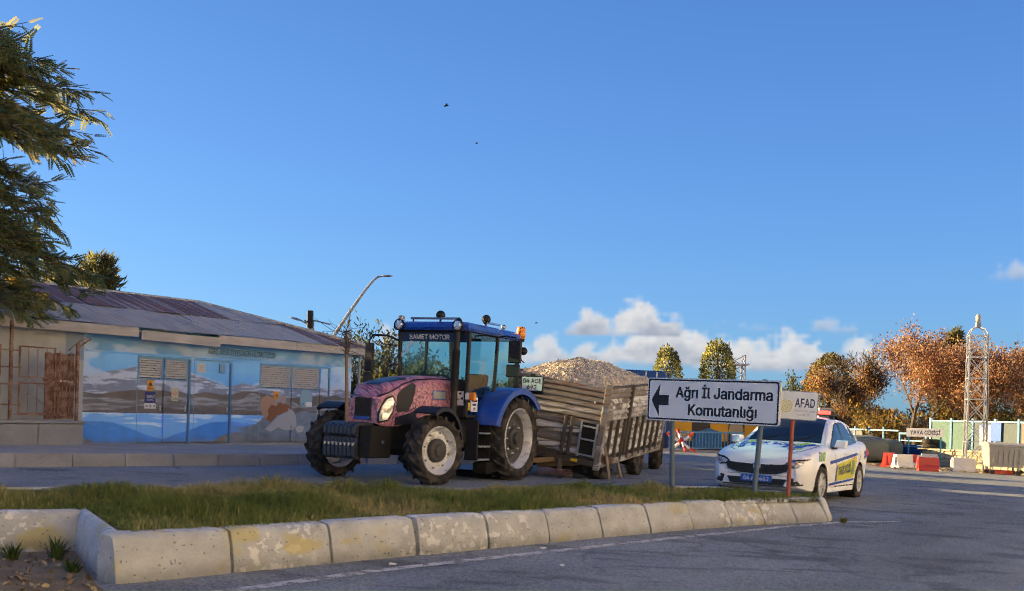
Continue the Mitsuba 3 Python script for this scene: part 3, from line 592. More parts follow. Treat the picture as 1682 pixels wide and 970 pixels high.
# ---------------------------------------------------------------- trees and shrubs
def segs(S, n=5):
    """Many tapered limbs (p0, p1, r0, r1) as one mesh."""
    S = np.asarray(S, float); P, Q, r0, r1 = S[:, :3], S[:, 3:6], S[:, 6], S[:, 7]
    t = Q - P; t /= np.linalg.norm(t, axis=1, keepdims=True) + 1e-9
    ref = np.where(np.abs(t[:, 2:]) < .9, [[0, 0, 1.0]], [[1.0, 0, 0]]); a = np.cross(t, ref); a /= np.linalg.norm(a, axis=1, keepdims=True); b = np.cross(t, a)
    g = np.arange(n) * 2 * np.pi / n; ring = np.cos(g)[None, :, None] * a[:, None] + np.sin(g)[None, :, None] * b[:, None]
    v = np.concatenate([P[:, None] + ring * r0[:, None, None], Q[:, None] + ring * r1[:, None, None]], 1).reshape(-1, 3)
    j = np.arange(n); j2 = (j + 1) % n
    q = np.concatenate([np.stack([j, j2, j2 + n], 1), np.stack([j, j2 + n, j + n], 1)]); f = (np.arange(len(S))[:, None, None] * 2 * n + q[None]).reshape(-1, 3)
    return tm(v, f)
def leaves(P, D, size, r, cols, aspect=.5, jit=.35, flat=0.0):
    """Leaf quads at P pointing along D: a kite of two triangles each."""
    n = len(P); D = D / (np.linalg.norm(D, axis=1, keepdims=True) + 1e-9)
    nn = r.normal(0, 1, (n, 3)) + [0, 0, flat]; s = np.cross(D, nn); s /= np.linalg.norm(s, axis=1, keepdims=True) + 1e-9
    L = size * r.uniform(.6, 1.4, (n, 1)); w = L * aspect
    v = np.stack([P, P + D * L * .5 + s * w * .5, P + D * L, P + D * L * .45 - s * w * .5], 1).reshape(-1, 3)
    f = (np.arange(n)[:, None, None] * 4 + np.array([[0, 1, 2], [0, 2, 3]])[None]).reshape(-1, 3)
    cols = np.asarray(cols); c = cols[r.integers(0, len(cols), n)] * r.uniform(1 - jit, 1 + jit, (n, 1))
    return tm(v, f), np.repeat(c, 4, 0)
def grow(r, base, height, spread, lv=4, trunk=.12, fork=3, up=.55, first=.3, leanv=(0, 0), bend=.25):
    """A branching skeleton: limbs (p0, p1, r0, r1) and twig segments."""
    S, tw = [], []
    def go(p, d, L, rad, depth):
        k = 4 if depth > 0 else 3; q = p; dd = d
        for i in range(k):
            dd = dd + r.normal(0, bend, 3) * .5; dd[2] += up * .12; dd /= np.linalg.norm(dd); e = q + dd * L / k
            r0 = rad * (1 - .45 * i / k); r1 = rad * (1 - .45 * (i + 1) / k); S.append([*q, *e, r0, r1]); q = e
            if depth < lv and (depth > 0 or i >= 1):
                for _ in range(fork if i == k - 1 else (1 if depth == 0 else r.integers(0, 2))):
                    a = r.uniform(0, 6.3); sp = r.uniform(.45, 1.0) * spread
                    x = np.cross(dd, [0.3, .2, 1]); x /= np.linalg.norm(x); y = np.cross(dd, x)
                    nd = dd + (x * math.cos(a) + y * math.sin(a)) * sp + [0, 0, up * .3]; nd /= np.linalg.norm(nd)
                    go(q, nd, L * r.uniform(.55, .8), r1 * .62, depth + 1)
            if depth >= lv - 1: tw.append([*S[-1][:6]])
    go(np.array(base, float), np.array([leanv[0], leanv[1], 1.0]), height * first, trunk, 0)
    S = np.array(S); tw = np.array(tw)
    z1 = S[:, 5].max(); s = height / (z1 - base[2])
    sc = lambda A: np.hstack([(A[:, :3] - base) * s + base, (A[:, 3:6] - base) * s + base, A[:, 6:]])
    return sc(S), sc(tw)
def tree(name, lab, base, h, seed, cols, nleaf=4000, size=.16, spread=.9, lv=4, trunk=.14, up=.5, fork=3, first=.32, group=None, aspect=.5, thin=.012, lean=(0, 0), cat_='tree', wx=1.0, droop=0.0, scatter=.12, flat=0.0):
    r = np.random.default_rng(seed); base = np.array(base, float)
    S, tw = grow(r, base, h, spread, lv, trunk, fork, up, first, lean)
    for A in (S, tw): A[:, [0, 3]] = (A[:, [0, 3]] - base[0]) * wx + base[0]; A[:, [1, 4]] = (A[:, [1, 4]] - base[1]) * wx + base[1]
    k = thing(name, lab, cat_, group=group)
    S[:, 6:] = np.maximum(S[:, 6:], thin * .5)
    main = S[:, 6] > trunk * .30
    part(k, 'trunk', segs(S[main], 7), 'bark', True)
    part(k, 'branches', segs(S[~main], 4), 'bark', True, kind='stuff')
    if nleaf:
        i = r.integers(0, len(tw), nleaf); u = r.uniform(0, 1, (nleaf, 1)); P = tw[i, :3] * (1 - u) + tw[i, 3:6] * u + r.normal(0, scatter, (nleaf, 3))
        D = tw[i, 3:6] - tw[i, :3]; D = D / (np.linalg.norm(D, axis=1, keepdims=True) + 1e-9) + r.normal(0, .7, (nleaf, 3)) + [0, 0, -droop]
        clump = meshkit.noise(P * 1.6 + seed, 4)[:, None]
        m, c = leaves(P, D, size, r, cols, aspect, flat=flat)
        part(k, 'crown', m, 'leaf', False, color=c * np.repeat(.7 + .6 * clump, 4, 0), kind='stuff')
    return k
GREEN = [(.055, .085, .022), (.075, .10, .028), (.10, .115, .03), (.14, .13, .035)]
# the big robinia at the left: layered, feathery sprays
def robinia():
    r = np.random.default_rng(21); base = np.array([-12.1, 20.3, float(G(-11.6)) + .1])
    k = thing('robinia_tree', 'tall feathery tree at the left edge with layered green and yellowing leaves', 'tree')
    top = np.array([-11.7, 20.3, 8.9])
    tr = [base, base + [.1, 0, 2.2], base + [.0, .1, 4.4], base + [.35, .1, 6.8], top]
    part(k, 'trunk', tube(tr, np.array([.22, .19, .16, .11, .05]), 10), 'bark', True)
    S, F = [], []
    for i in range(98):
        u = (i + .5) / 98; z = 3.3 + .95 * (i % 6) + r.normal(0, .16); p = np.array([np.interp(z, [0, 10], [-12.05, -11.7]), 20.3, z])
        # layers: branches gather at certain heights and reach far to the right
        a = r.normal(0, .75) if i % 7 else r.uniform(0, 6.3)
        L = (3.55 + .30 * math.sin(z * 2.05 + .6) - .08 * abs(z - 4.5)) * .93 * r.uniform(.75, 1.08) * (1 if abs(math.sin(a / 2)) < .7 else .8)
        if z > 7.9: L *= .75
        d = np.array([math.cos(a), math.sin(a), .26]); q = p
        for s in range(7):
            e = q + d * L / 7; S.append([*q, *e, .05 * (1 - s / 8), .05 * (1 - (s + 1) / 8)])
            d = d + [0, 0, -.07 - .015 * s] + r.normal(0, .07, 3); d /= np.linalg.norm(d)
            if s >= 1:
                for _ in range(3):
                    sd = np.array([d[0], d[1], 0]) * r.uniform(.5, 1.1) + np.array([-d[1], d[0], 0]) * r.normal(0, .8) + [0, 0, r.uniform(-.45, .25)]
                    sd /= np.linalg.norm(sd); e2 = e + sd * r.uniform(.25, .7); S.append([*e, *e2, .012, .006])
                    for w in np.linspace(.1, 1, 6):
                        F.append((*(e + (e2 - e) * w), *(sd + r.normal(0, .40, 3) + [0, 0, -.16])))
            q = e
    part(k, 'branches', segs(S, 5), 'bark', True, kind='stuff')
    F = np.array(F); n = len(F)
    # one pinnate leaf: a stalk of eight leaflet pairs
    D = F[:, 3:]; D /= np.linalg.norm(D, axis=1, keepdims=True); U = r.normal(0, .35, (n, 3)) + [0, 0, 1]; Sd = np.cross(D, U); Sd /= np.linalg.norm(Sd, axis=1, keepdims=True); U = np.cross(Sd, D)
    L = r.uniform(.20, .34, (n, 1)); V, C = [], []
    pal = np.array([(.22, .24, .085), (.27, .28, .10), (.34, .31, .115), (.58, .43, .11), (.25, .25, .12)])
    yel = meshkit.noise(F[:, :3] * .8, 3); idx = np.where((yel > .68) & (r.uniform(0, 1, n) < .5), 3, r.choice([0, 1, 2, 4], n)); col = pal[idx] * r.uniform(.7, 1.3, (n, 1))
    for j in range(7):
        for sg in (-1, 1):
            b = F[:, :3] + D * L * (.12 + .13 * j) - U * L * (.03 * j) ** 1.2
            d = Sd * sg * .85 + D * .5 - U * .22; ll = L * (.30 - .018 * j); w = ll * .32; s2 = np.cross(d, U)
            V.append(np.stack([b, b + d * ll * .5 + s2 * w, b + d * ll, b + d * ll * .5 - s2 * w], 1)); C.append(np.repeat(col[:, None], 4, 1))
    V = np.stack(V, 1).reshape(-1, 3); C = np.stack(C, 1).reshape(-1, 3)
    f = (np.arange(len(V) // 4)[:, None, None] * 4 + np.array([[0, 1, 2], [0, 2, 3]])[None]).reshape(-1, 3)
    part(k, 'crown', tm(V, f), 'leaf', False, color=C, kind='stuff')
robinia()
# trees added out of view at the left for the shade they cast
for i, (x, y, h) in enumerate([(-19, 18.0, 8.5), (-25, 16.5, 9), (-16.5, 25.3, 8), (-16.6, 28.3, 6.3)]):
    tree('added_tree', ['added shade tree nearest the left edge outside the picture', 'added shade tree furthest along the street outside the picture', 'added unseen shade tree beside the left end of the low wall', 'low unseen tree added for shade behind the left end of the painted building'][i], (x, y, float(G(x))), h, 60 + i, GREEN, 13000, .28, group='shade trees added outside the left edge', lv=4, fork=3)
# behind the painted building
def pine(lab, x, y, h, seed, w=.25):
    r = np.random.default_rng(seed); z0 = float(G(x)); k = thing('pine_tree', lab, 'tree')
    part(k, 'trunk', tube([[x, y, z0], [x, y, z0 + h * .97]], np.array([.16, .03]), 7), 'bark')
    S, P, D = [], [], []
    for i in range(150):
        u = r.uniform(.25, .99); z = z0 + h * u; a = r.uniform(0, 6.3); L = h * w * (1.08 - u) ** .7 * r.uniform(.7, 1.1)
        p = np.array([x, y, z]); e = p + [math.cos(a) * L, math.sin(a) * L, L * .35]; S.append([*p, *e, .03, .012])
        for _ in range(40):
            t = r.uniform(.25, 1); P.append(p + (e - p) * t + r.normal(0, .10, 3)); D.append((e - p) / L + r.normal(0, .5, 3) + [0, 0, .5])
    part(k, 'branches', segs(S, 4), 'bark', True, kind='stuff')
    m, c = leaves(np.array(P), np.array(D), .34, r, [(.13, .14, .06), (.17, .17, .07), (.24, .21, .09)], .16)
    part(k, 'crown', m, 'leaf', False, color=c, kind='stuff')
pine('dark pine top rising behind the rusty roof at the left', -16.7, 44, 6.55, 5, .30)
pine('second pine just left of the dark pine behind the roof', -19.0, 46, 6.2, 6, .28)
def willow(name, lab, x, y, h, seed, n, cols, spread=.35, size=.14, nl=30, cat_='shrub'):
    """Many upright rods from one stool, leafy along their length."""
    r = np.random.default_rng(seed); z0 = float(G(x)); S, P, D = [], [], []
    for i in range(n):
        a = r.uniform(0, 6.3); sp = spread * math.sqrt(r.uniform(0, 1)); L = h * (1.02 - .5 * sp / spread * r.uniform(.4, 1.0)) * r.uniform(.8, 1.0); q = np.array([x + math.cos(a) * sp * .5, y + math.sin(a) * sp * .5, z0]); d = np.array([math.cos(a) * sp * .35 / max(spread, .1) * spread, math.sin(a) * sp * .35, 1.0])
        for s in range(6):
            e = q + d / np.linalg.norm(d) * L / 6; S.append([*q, *e, .03 * (1 - s / 7), .03 * (1 - (s + 1) / 7)]); d = d + r.normal(0, .10, 3)
            for _ in range(nl // 6 if s else 2):
                P.append(q + (e - q) * r.uniform(0, 1) + r.normal(0, .10, 3)); D.append(np.array([r.normal(0, .6), r.normal(0, .6), .7]))
            q = e
    k = thing(name, lab, cat_)
    part(k, 'stems', segs(S, 4), 'bark', True, kind='stuff')
    m, c = leaves(np.array(P), np.array(D), size, r, cols, .3); part(k, 'leaves', m, 'leaf', False, color=c, kind='stuff')
willow('willow_bush', 'tall willowy bush with upright shoots behind the right end of the roof', -5.6, 40.5, 4.75, 3, 190, [(.10, .115, .05), (.14, .145, .065), (.20, .17, .09)], 2.5, .19, 130)
willow('willow_bush', 'smaller willowy bush to the right of the tall one behind the roof', -3.6, 41.5, 3.7, 4, 110, [(.06, .072, .032), (.10, .10, .05)], 1.5, .18, 110)
def hedge(name, lab, x0, x1, y0, y1, h, seed, n, cols, size=.14, cat_='hedge', z0=None):
    r = np.random.default_rng(seed); P = np.column_stack([r.uniform(x0, x1, n), r.uniform(y0, y1, n), np.zeros(n)]); 
    top = h * (.75 + .5 * (meshkit.fbm(P * [.7, .7, 0] + seed, 3) - .3)); zb = G(P[:, 0]); P[:, 2] = zb + top * r.uniform(0, 1, n) ** .6
    k = thing(name, lab, cat_)
    st = np.column_stack([r.uniform(x0, x1, 60), r.uniform(y0, y1, 60), np.zeros(60)]); st[:, 2] = G(st[:, 0])
    part(k, 'stems', segs(np.hstack([st, st + np.column_stack([r.normal(0, .2, (60, 2)), np.full(60, h * .8)]), np.full((60, 1), .03), np.full((60, 1), .012)]), 4), 'bark', True, kind='stuff')
    m, c = leaves(P, r.normal(0, 1, (n, 3)) + [0, 0, .3], size, r, cols, .55); part(k, 'leaves', m, 'leaf', False, color=c * np.repeat(.65 + .8 * meshkit.noise(P * 1.2, 5)[:, None], 4, 0), kind='stuff')
hedge('hedge', 'dark dense hedge beside the right end of the painted building', -4.6, -2.6, 34.0, 36.5, 2.7, 8, 6000, [(.035, .045, .018), (.05, .05, .02)], .16)
hedge('yellow_bush', 'small bush with bright yellow leaves between the building and the tractor', -4.55, -3.9, 32.6, 33.4, 1.75, 9, 1100, [(.45, .36, .05), (.25, .26, .05), (.55, .45, .1)], .12, 'bush')
hedge('hedge', 'reddish green hedge seen past the left mirror of the tractor', -4.4, 0.2, 43, 46, 2.6, 10, 9000, [(.10, .11, .045), (.15, .10, .06), (.085, .10, .04)], .18)
# ---------------------------------------------------------------- tractor
def m_camo(p, n, uv):
    # printed wrap: pale rose strokes over dusky plum
    u = p.x * .75 + p.y * .66; v = p.z
    w = tf(u * 9, v * 4, 2, 3) - .5
    a = tn(u * 66 + w * 9, v * 24 + w * 4, 1); b = tn(u * 44 + 7, v * 32 + w * 6, 5)
    c = mix((.45, .145, .195), (.57, .23, .285), tf(u * 5, v * 5, 3, 3))
    c = mix(c, (.17, .075, .11), sst(.50, .60, a) * .9)
    return mix(c, (.58, .33, .38), sst(.66, .74, b) * .7)
def m_tyre(p, n, uv):
    a = tf(p.x * 8, p.y * 8, p.z * 8, 3); return mix((.028, .027, .027), (.11, .09, .07), sst(.35, .75, a) * .8)
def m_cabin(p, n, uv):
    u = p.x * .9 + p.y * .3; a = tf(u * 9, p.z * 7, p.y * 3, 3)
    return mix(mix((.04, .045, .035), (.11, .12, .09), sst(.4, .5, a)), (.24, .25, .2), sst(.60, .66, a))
M['camo'] = plain(proc(m_camo), .38, spec=.5, clearcoat=.5, clearcoat_gloss=.85)
M['tyre'] = plain(proc(m_tyre), .82, spec=.2)
def m_dusty(p, n, uv):
    a = tf(p.x * 3, p.y * 3, p.z * 3, 4); b = tn(p.x * 40, p.y * 40, p.z * 40)
    return mix((.014, .075, .40), (.10, .13, .22), sst(.42, .75, a * .8 + b * .2) * .55)
def m_rim(p, n, uv):
    a = tf(p.x * 7, p.y * 7, p.z * 7, 4); b = tn(p.x * 50, p.y * 50, p.z * 50)
    return mix((.62, .63, .64), (.20, .16, .12), sst(.50, .72, a * .8 + b * .2) * .7)
M['tractor_blue'] = plain(proc(m_dusty), .30, spec=.5, clearcoat=.6, clearcoat_gloss=.9)
M['rim'] = plain(proc(m_rim), .42, metallic=.15)
M['hub_grey'] = plain((.055, .052, .05), .6)
M['mesh_panel'] = plain((.035, .033, .035), .7)
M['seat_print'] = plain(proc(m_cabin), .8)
def wheel(parent, M, R, w, rimR, front, seed):
    """A tractor wheel in its own frame: the axle along y, the outer face towards +y."""
    h = w / 2; S = R - .03
    prof = [(-h * .62, rimR - .02), (-h * .80, rimR + .01), (-h * 1.0, rimR + (S - rimR) * .45), (-h * .97, rimR + (S - rimR) * .75), (-h * .80, S - .02), (-h * .4, S), (0, S + .006), (h * .4, S), (h * .80, S - .02), (h * .97, rimR + (S - rimR) * .75), (h * 1.0, rimR + (S - rimR) * .45), (h * .80, rimR + .01), (h * .62, rimR - .02)]
    k = part(parent, 'tyre', lathe(prof, 56), 'tyre', 40, M=M)
    nl = 19 if not front else 17; L = []
    for i in range(nl):
        for sd in (-1, 1):
            a0 = 2 * math.pi * (i + (.5 if sd > 0 else 0)) / nl; pts = []
            for q, (yy, da, lw) in enumerate([(.02, .0, .032), (.55, .10, .036), (1.0, .155, .042), (1.06, .165, .040)]):
                r0 = S - .035 - (.05 if q == 3 else 0) - (.012 if q == 2 else 0); r1 = R + .008 if q < 2 else (R - .016 if q == 2 else R - .10)
                for rr, ww in ((r0, lw * 1.25), (r1, lw * .8)):
                    for e in (-1, 1):
                        an = a0 - da * 1.6 * (.8 / R) ** .6 + e * ww / R * .75; pts.append([math.cos(an) * rr, sd * h * yy, math.sin(an) * rr])
            pts = np.array(pts); L += [hull(pts[0:8]), hull(pts[4:12]), hull(pts[8:16])]
    part(k, 'lugs', cat(L), 'tyre', False, M=M, kind='stuff')
    f = h * .82
    if front:
        rp = [(-f, rimR), (-f + .02, rimR - .015), (-f * .5, rimR - .05), (f * .5, rimR - .05), (f - .02, rimR - .02), (f, rimR + .004), (f + .012, rimR - .01), (f - .02, rimR - .035), (f * .55, rimR - .07), (f * .30, rimR - .10), (f * .30, .20), (f * .20, .12)]
    else:
        rp = [(-f, rimR), (-f + .02, rimR - .015), (-f * .5, rimR - .06), (f * .5, rimR - .06), (f - .02, rimR - .02), (f, rimR + .004), (f + .014, rimR - .012), (f - .02, rimR - .045), (f * .6, rimR - .062), (f * .45, rimR - .085), (f * .2, rimR - .095)]
    rm = part(parent, 'rim', lathe(rp[::-1], 48), 'rim', 35, M=M)
    if front:
        part(rm, 'disc', lathe([(f * .20, .0), (f * .24, .20), (f * .42, .22), (f * .46, .27), (f * .34, rimR - .075)][::-1], 40), 'rim', 30, M=M)
        part(rm, 'hub', lathe([(f * .20, .20), (f * .85, .19), (f * .95, .17), (f * .98, .11), (f * 1.16, .10), (f * 1.2, .07), (f * 1.2, 0)][::-1], 28), 'hub_grey', 30, M=M)
        for i in range(8):
            a = i * math.pi / 4 + .2; part(rm, 'bolt', mov(lathe([(0, .018), (.025, .016), (.03, 0)], 6), math.cos(a) * (rimR - .11), f * .40, math.sin(a) * (rimR - .11)), 'hub_grey', False, M=M)
    else:
        part(rm, 'disc', lathe([(-f * .15, .0), (f * .0, rimR - .17), (f * .25, rimR - .09)][::-1], 40), 'hub_grey', 30, M=M)
        part(rm, 'hub', lathe([(-f * .2, .38), (f * .22, .36), (f * .3, .33), (f * .26, .22), (f * .55, .20), (f * .6, .16), (f * .62, .115), (f * .95, .11), (f * 1.0, .09), (f * 1.0, 0)][::-1], 36), 'hub_grey', 30, M=M)
        for i in range(8):
            a = i * math.pi / 4; part(rm, 'bolt', mov(lathe([(0, .022), (.03, .02), (.035, 0)], 6), math.cos(a) * .28, f * .28, math.sin(a) * .28), 'rim', False, M=M)
TW = 2.65
TYAW = math.atan2(-math.cos(math.radians(27)), -math.sin(math.radians(27)))
FT0 = frame(-.89, 21.33, TYAW)
FT = FT0 @ np.diag([1.09, 1, 1, 1])
tr = thing('tractor', 'blue farm tractor with a patterned pink bonnet and front weights', 'tractor', FT)
for sd in (1, -1):
    A = FT0 @ trimesh.transformations.euler_matrix(0, 0, 0 if sd > 0 else math.pi); A[:3, 3] = (FT @ [0, sd * .95, .795, 1])[:3]
    w = part(tr, 'rear_wheel', lathe([(-.2, 0), (-.2, .1), (.1, .1), (.1, 0)], 12), 'black', M=A); wheel(w, A, .815, .44, .575, False, 1)
    A = FT0 @ trimesh.transformations.euler_matrix(0, 0, math.radians(-13) + (0 if sd > 0 else math.pi)); A[:3, 3] = (FT @ [TW, sd * 1.0, .58, 1])[:3]
    w = part(tr, 'front_wheel', lathe([(-.2, 0), (-.2, .1), (.05, .1), (.05, 0)], 12), 'black', M=A); wheel(w, A, .585, .33, .405, True, 2)
# bonnet
def hw(x): return .415 - .09 * sst_(2.95, 3.24, x) - .015 * sst_(2.0, 2.7, x)
def sst_(a, b, x):
    t = np.clip((np.asarray(x, float) - a) / (b - a), 0, 1); return t * t * (3 - 2 * t)
def ztop(x): return 1.865 - .055 * np.clip((x - 1.25) / 1.0, 0, 1) ** 2 - .125 * np.clip((x - 2.1) / .8, 0, 2) ** 1.6 - .16 * sst_(3.0, 3.26, x)
def zbot(x): return 1.10 - .16 * sst_(2.2, 2.9, x) + .02 * sst_(3.1, 3.26, x)
ZS = lambda x: ztop(x) - .26
def bonnet_row(x, n=34, extra=0.0):
    w, zt, zb, zc = hw(x) + extra, ztop(x) + extra, zbot(x), ZS(x)
    a = np.linspace(0, math.pi, n); c, s = np.cos(a), np.sin(a); e = .62
    y = w * np.sign(c) * np.abs(c) ** e; z = zc + (zt - zc) * np.abs(s) ** e
    lo = np.array([[w * .96, zb], [w, zb + .1]]); hi = lo[::-1] * [-1, 1]
    Y = np.concatenate([lo[:, 0], y, hi[:, 0]]); Z = np.concatenate([lo[:, 1], z, hi[:, 1]])
    return np.stack([np.full_like(Y, x), Y, Z], -1)
xs = np.concatenate([np.linspace(1.22, 2.9, 26), np.linspace(2.94, 3.24, 12)])
rows = [bonnet_row(x) for x in xs]
nose = rows[-1].copy(); c = nose.mean(0); end = [nose * [1, .93, 1] * [1, 1, 1] + [.018, 0, 0]]; end[0][:, 2] = c[2] + (nose[:, 2] - c[2]) * .94
bon = grid(np.array(rows + end)); e = end[0]; m_ = len(e); cap = tm(np.vstack([e, e.mean(0)]), [[i + 1, i, m_] for i in range(m_ - 1)] + [[0, m_ - 1, m_]])
bn = part(tr, 'bonnet', cat(bon, cap), 'camo', 38, label='bonnet wrapped in a pink and plum brushstroke print')
def side_y(x, z, off=.004):
    w = hw(x) + off; q = np.clip((z - ZS(x)) / (ztop(x) - ZS(x)), 0, .999)
    return w * np.sqrt(np.clip(1 - q ** (2 / .62), 0, 1)) ** .62
def fine(m, s):
    v, f = trimesh.remesh.subdivide_to_size(np.array(m.vertices), np.array(m.faces), s); return tm(v, f)
def side_panel(poly, off=.005, thick=.012, sd=1):
    """A polygon of (x, z) laid on the bonnet's side."""
    P = poly if hasattr(poly, 'exterior') else Polygon(poly)
    m = fine(trimesh.creation.extrude_polygon(P, .01, engine='earcut'), .05); v = np.array(m.vertices) * [1, 1, 100]; x, z = v[:, 0], v[:, 1]
    y = side_y(x, z, 0) + off - thick * (1 - v[:, 2]); V = np.column_stack([x, sd * y, z]); m = tm(V, m.faces)
    if m.volume < 0: m.invert()
    return m
vent1 = Polygon([(2.88, 1.46), (2.78, 1.55), (2.45, 1.68), (2.40, 1.66), (2.50, 1.34), (2.58, 1.24), (2.86, 1.20), (2.90, 1.26)]).buffer(.02)
vent2 = Polygon([(2.92, 1.08), (2.90, .98), (2.32, 1.01), (2.36, 1.20), (2.62, 1.14)]).buffer(.015)
hl = Polygon([(3.235, 1.03), (3.10, 1.06), (3.02, 1.20), (2.99, 1.36), (3.02, 1.42), (3.10, 1.38), (3.19, 1.25), (3.24, 1.12)]).buffer(.01)
for sd in (1, -1):
    part(bn, 'side_grille', side_panel(vent1, sd=sd), 'mesh_panel', False); part(bn, 'side_grille', side_panel(vent2, sd=sd), 'mesh_panel', False)
    seam = LineString([(3.20, 1.43), (3.0, 1.54), (2.7, 1.66), (2.3, 1.755), (1.8, 1.80), (1.25, 1.82)]).buffer(.009); part(bn, 'seam', side_panel(seam, .004, .006, sd), 'ink', False)
    h = part(bn, 'headlight', side_panel(hl.buffer(.028), .007, .02, sd), 'black', False)
    part(h, 'lens', side_panel(hl, .012, .02, sd), 'lamp_glass', False)
    for z0, z1 in ((1.06, 1.15), (1.18, 1.27), (1.29, 1.36)):
        part(h, 'reflector', side_panel(hl.buffer(-.02).intersection(sbox(2.9, z0, 3.3, z1)), .016, .008, sd), 'chrome', False)
    seam2 = LineString([(2.94, 1.22), (2.6, 1.20), (2.36, 1.28)]).buffer(.007); part(bn, 'seam', side_panel(seam2, .004, .006, sd), 'ink', False)
    pl = part(bn, 'badge', side_panel(sbox(1.46, 1.44, 1.88, 1.60), .006, .012, sd), 'tractor_blue', False, label='blue and silver badge on the side of the bonnet')
    part(pl, 'badge_face', side_panel(sbox(1.475, 1.455, 1.865, 1.585), .009, .012, sd), 'steel', False)
tx = text('BAŞAK', .075, .003, True); part(pl if False else bn, 'lettering', mov(mov(tx, 0, 0, 0, rx=math.pi / 2, rz=math.pi), 1.84, .409, 1.50), 'tractor_blue', False)
# nose: grille, strip, dark panel on top
part(bn, 'grille', cat([bx(3.245, 3.272, -.165, .165, 1.03, 1.40, .008)] + [bx(3.272, 3.280, y - .005, y + .005, 1.09, 1.39) for y in np.linspace(-.15, .15, 14)]), 'mesh_panel', False)
part(bn, 'emblem_strip', bx(3.272, 3.285, -.14, .14, 1.035, 1.09, .006), 'tractor_blue', False)
def top_z(x, y): return ZS(x) + (ztop(x) - ZS(x)) * (np.clip(1 - np.clip(np.abs(y) / hw(x), 0, .999) ** (2 / .62), 0, 1)) ** .31
gxx = np.linspace(2.40, 3.06, 14); scp = []
for x in gxx:
    wy = np.interp(x, [2.38, 2.5, 2.8, 3.06], [.20, .27, .24, .13]); ys = np.linspace(-wy, wy, 11); scp.append(np.stack([np.full(11, x), ys, top_z(x, ys) + .007], -1))
sc_ = grid(np.array(scp)); part(bn, 'bonnet_scoop', up(sc_), plain((.03, .04, .06), .35), True, label='dark panel on top of the bonnet')
# chassis
ch = part(tr, 'chassis', cat(bx(.1, 3.0, -.26, .26, .58, 1.12, .04), bx(2.5, 3.1, -.22, .22, .50, .95, .03), bx(-.35, 1.0, -.32, .32, .5, 1.2, .06), lathe([(-.85, .13), (.85, .13)], 16), bx(1.5, 2.3, -.36, .36, .85, 1.12, .03)), 'black_matt')
part(ch, 'front_axle', cat(mov(lathe([(-.82, .10), (-.3, .13), (.3, .13), (.82, .10)], 14), TW, 0, .58), bx(TW - .12, TW + .12, -.2, .2, .55, .8, .03)), 'black_matt')
part(ch, 'fuel_tank', bx(.75, 1.75, .36, .72, .62, 1.05, .06), 'black')
st = part(tr, 'steps', cat(bx(.72, .76, .70, .95, .38, 1.12), bx(1.16, 1.20, .70, .95, .38, 1.12)), 'black', False)
for z in (.38, .62, .86): part(st, 'tread', bx(.76, 1.16, .66, .97, z, z + .03, .008), 'dull_steel', False)
# front weights
wt = part(tr, 'weight_carrier', cat(bx(3.0, 3.42, -.30, .30, .45, .92, .02), bx(3.05, 3.60, .205, .44, .42, .94, .015), bx(3.05, 3.40, -.46, -.435, .42, .92, .01)), 'black_matt', False)
part(wt, 'bolt', mov(lathe([(0, .03), (.02, .028), (.025, 0)], 8), 3.3, .44, .68), 'steel', False)
M['weight'] = plain((.075, .08, .095), .42, metallic=.4)
for i in range(8):
    y = -.43 + i * .079
    prof = Polygon([(3.36, .46), (3.60, .40), (3.67, .44), (3.68, .60), (3.60, .66), (3.60, .74), (3.69, .80), (3.69, .90), (3.62, .955), (3.40, .985), (3.20, .97), (3.20, .90), (3.36, .86)]).buffer(.012)
    part(wt, 'weight', prism(prof, y, y + .062), 'weight', False)
    part(wt, 'weight_handle', bx(3.60, 3.705, y + .012, y + .05, .60, .66, .012), 'steel', False)
# front mudguards
def arc_guard(cx, cy, cz, R, w, a0, a1, th=.025, n=22, lip=.05):
    rows = []
    for a in np.linspace(math.radians(a0), math.radians(a1), n):
        c_, s_ = math.cos(a), math.sin(a)
        rows.append([[cx + c_ * r, cy + y, cz + s_ * r] for y, r in ((-w / 2, R), (-w / 2, R + th), (w / 2 - .02, R + th), (w / 2, R + th - .015), (w / 2, R - lip), (w / 2 - .015, R - lip), (w / 2 - .015, R))])
    g = grid(np.array(rows), wrap=True); caps = []
    for row, fl in ((rows[0], 0), (rows[-1], 1)):
        q = np.array(row); caps.append(tm(np.vstack([q, q.mean(0)]), [([i, (i + 1) % 7, 7] if fl else [(i + 1) % 7, i, 7]) for i in range(7)]))
    g = cat(g, *caps)
    if g.volume < 0: g.invert()
    return g
for sd in (1, -1):
    g = arc_guard(0, 0, 0, .69, .42, 2, 122); g = mov(g if sd > 0 else tm(np.array(g.vertices) * [1, -1, 1], np.array(g.faces)[:, ::-1]), TW - .02, sd * .98, .60, rz=math.radians(-6))
    # the guard reaches from the front of the wheel over the top and down behind it
    g.vertices[:, 0] = 2 * (TW - .02) - g.vertices[:, 0]; g.invert()
    part(tr, 'front_mudguard', g, 'black', 35)
    part(tr, 'mudguard_bracket', tube([[TW - .3, sd * .6, .9], [TW - .3, sd * .82, 1.22]], .025, 6), 'black')
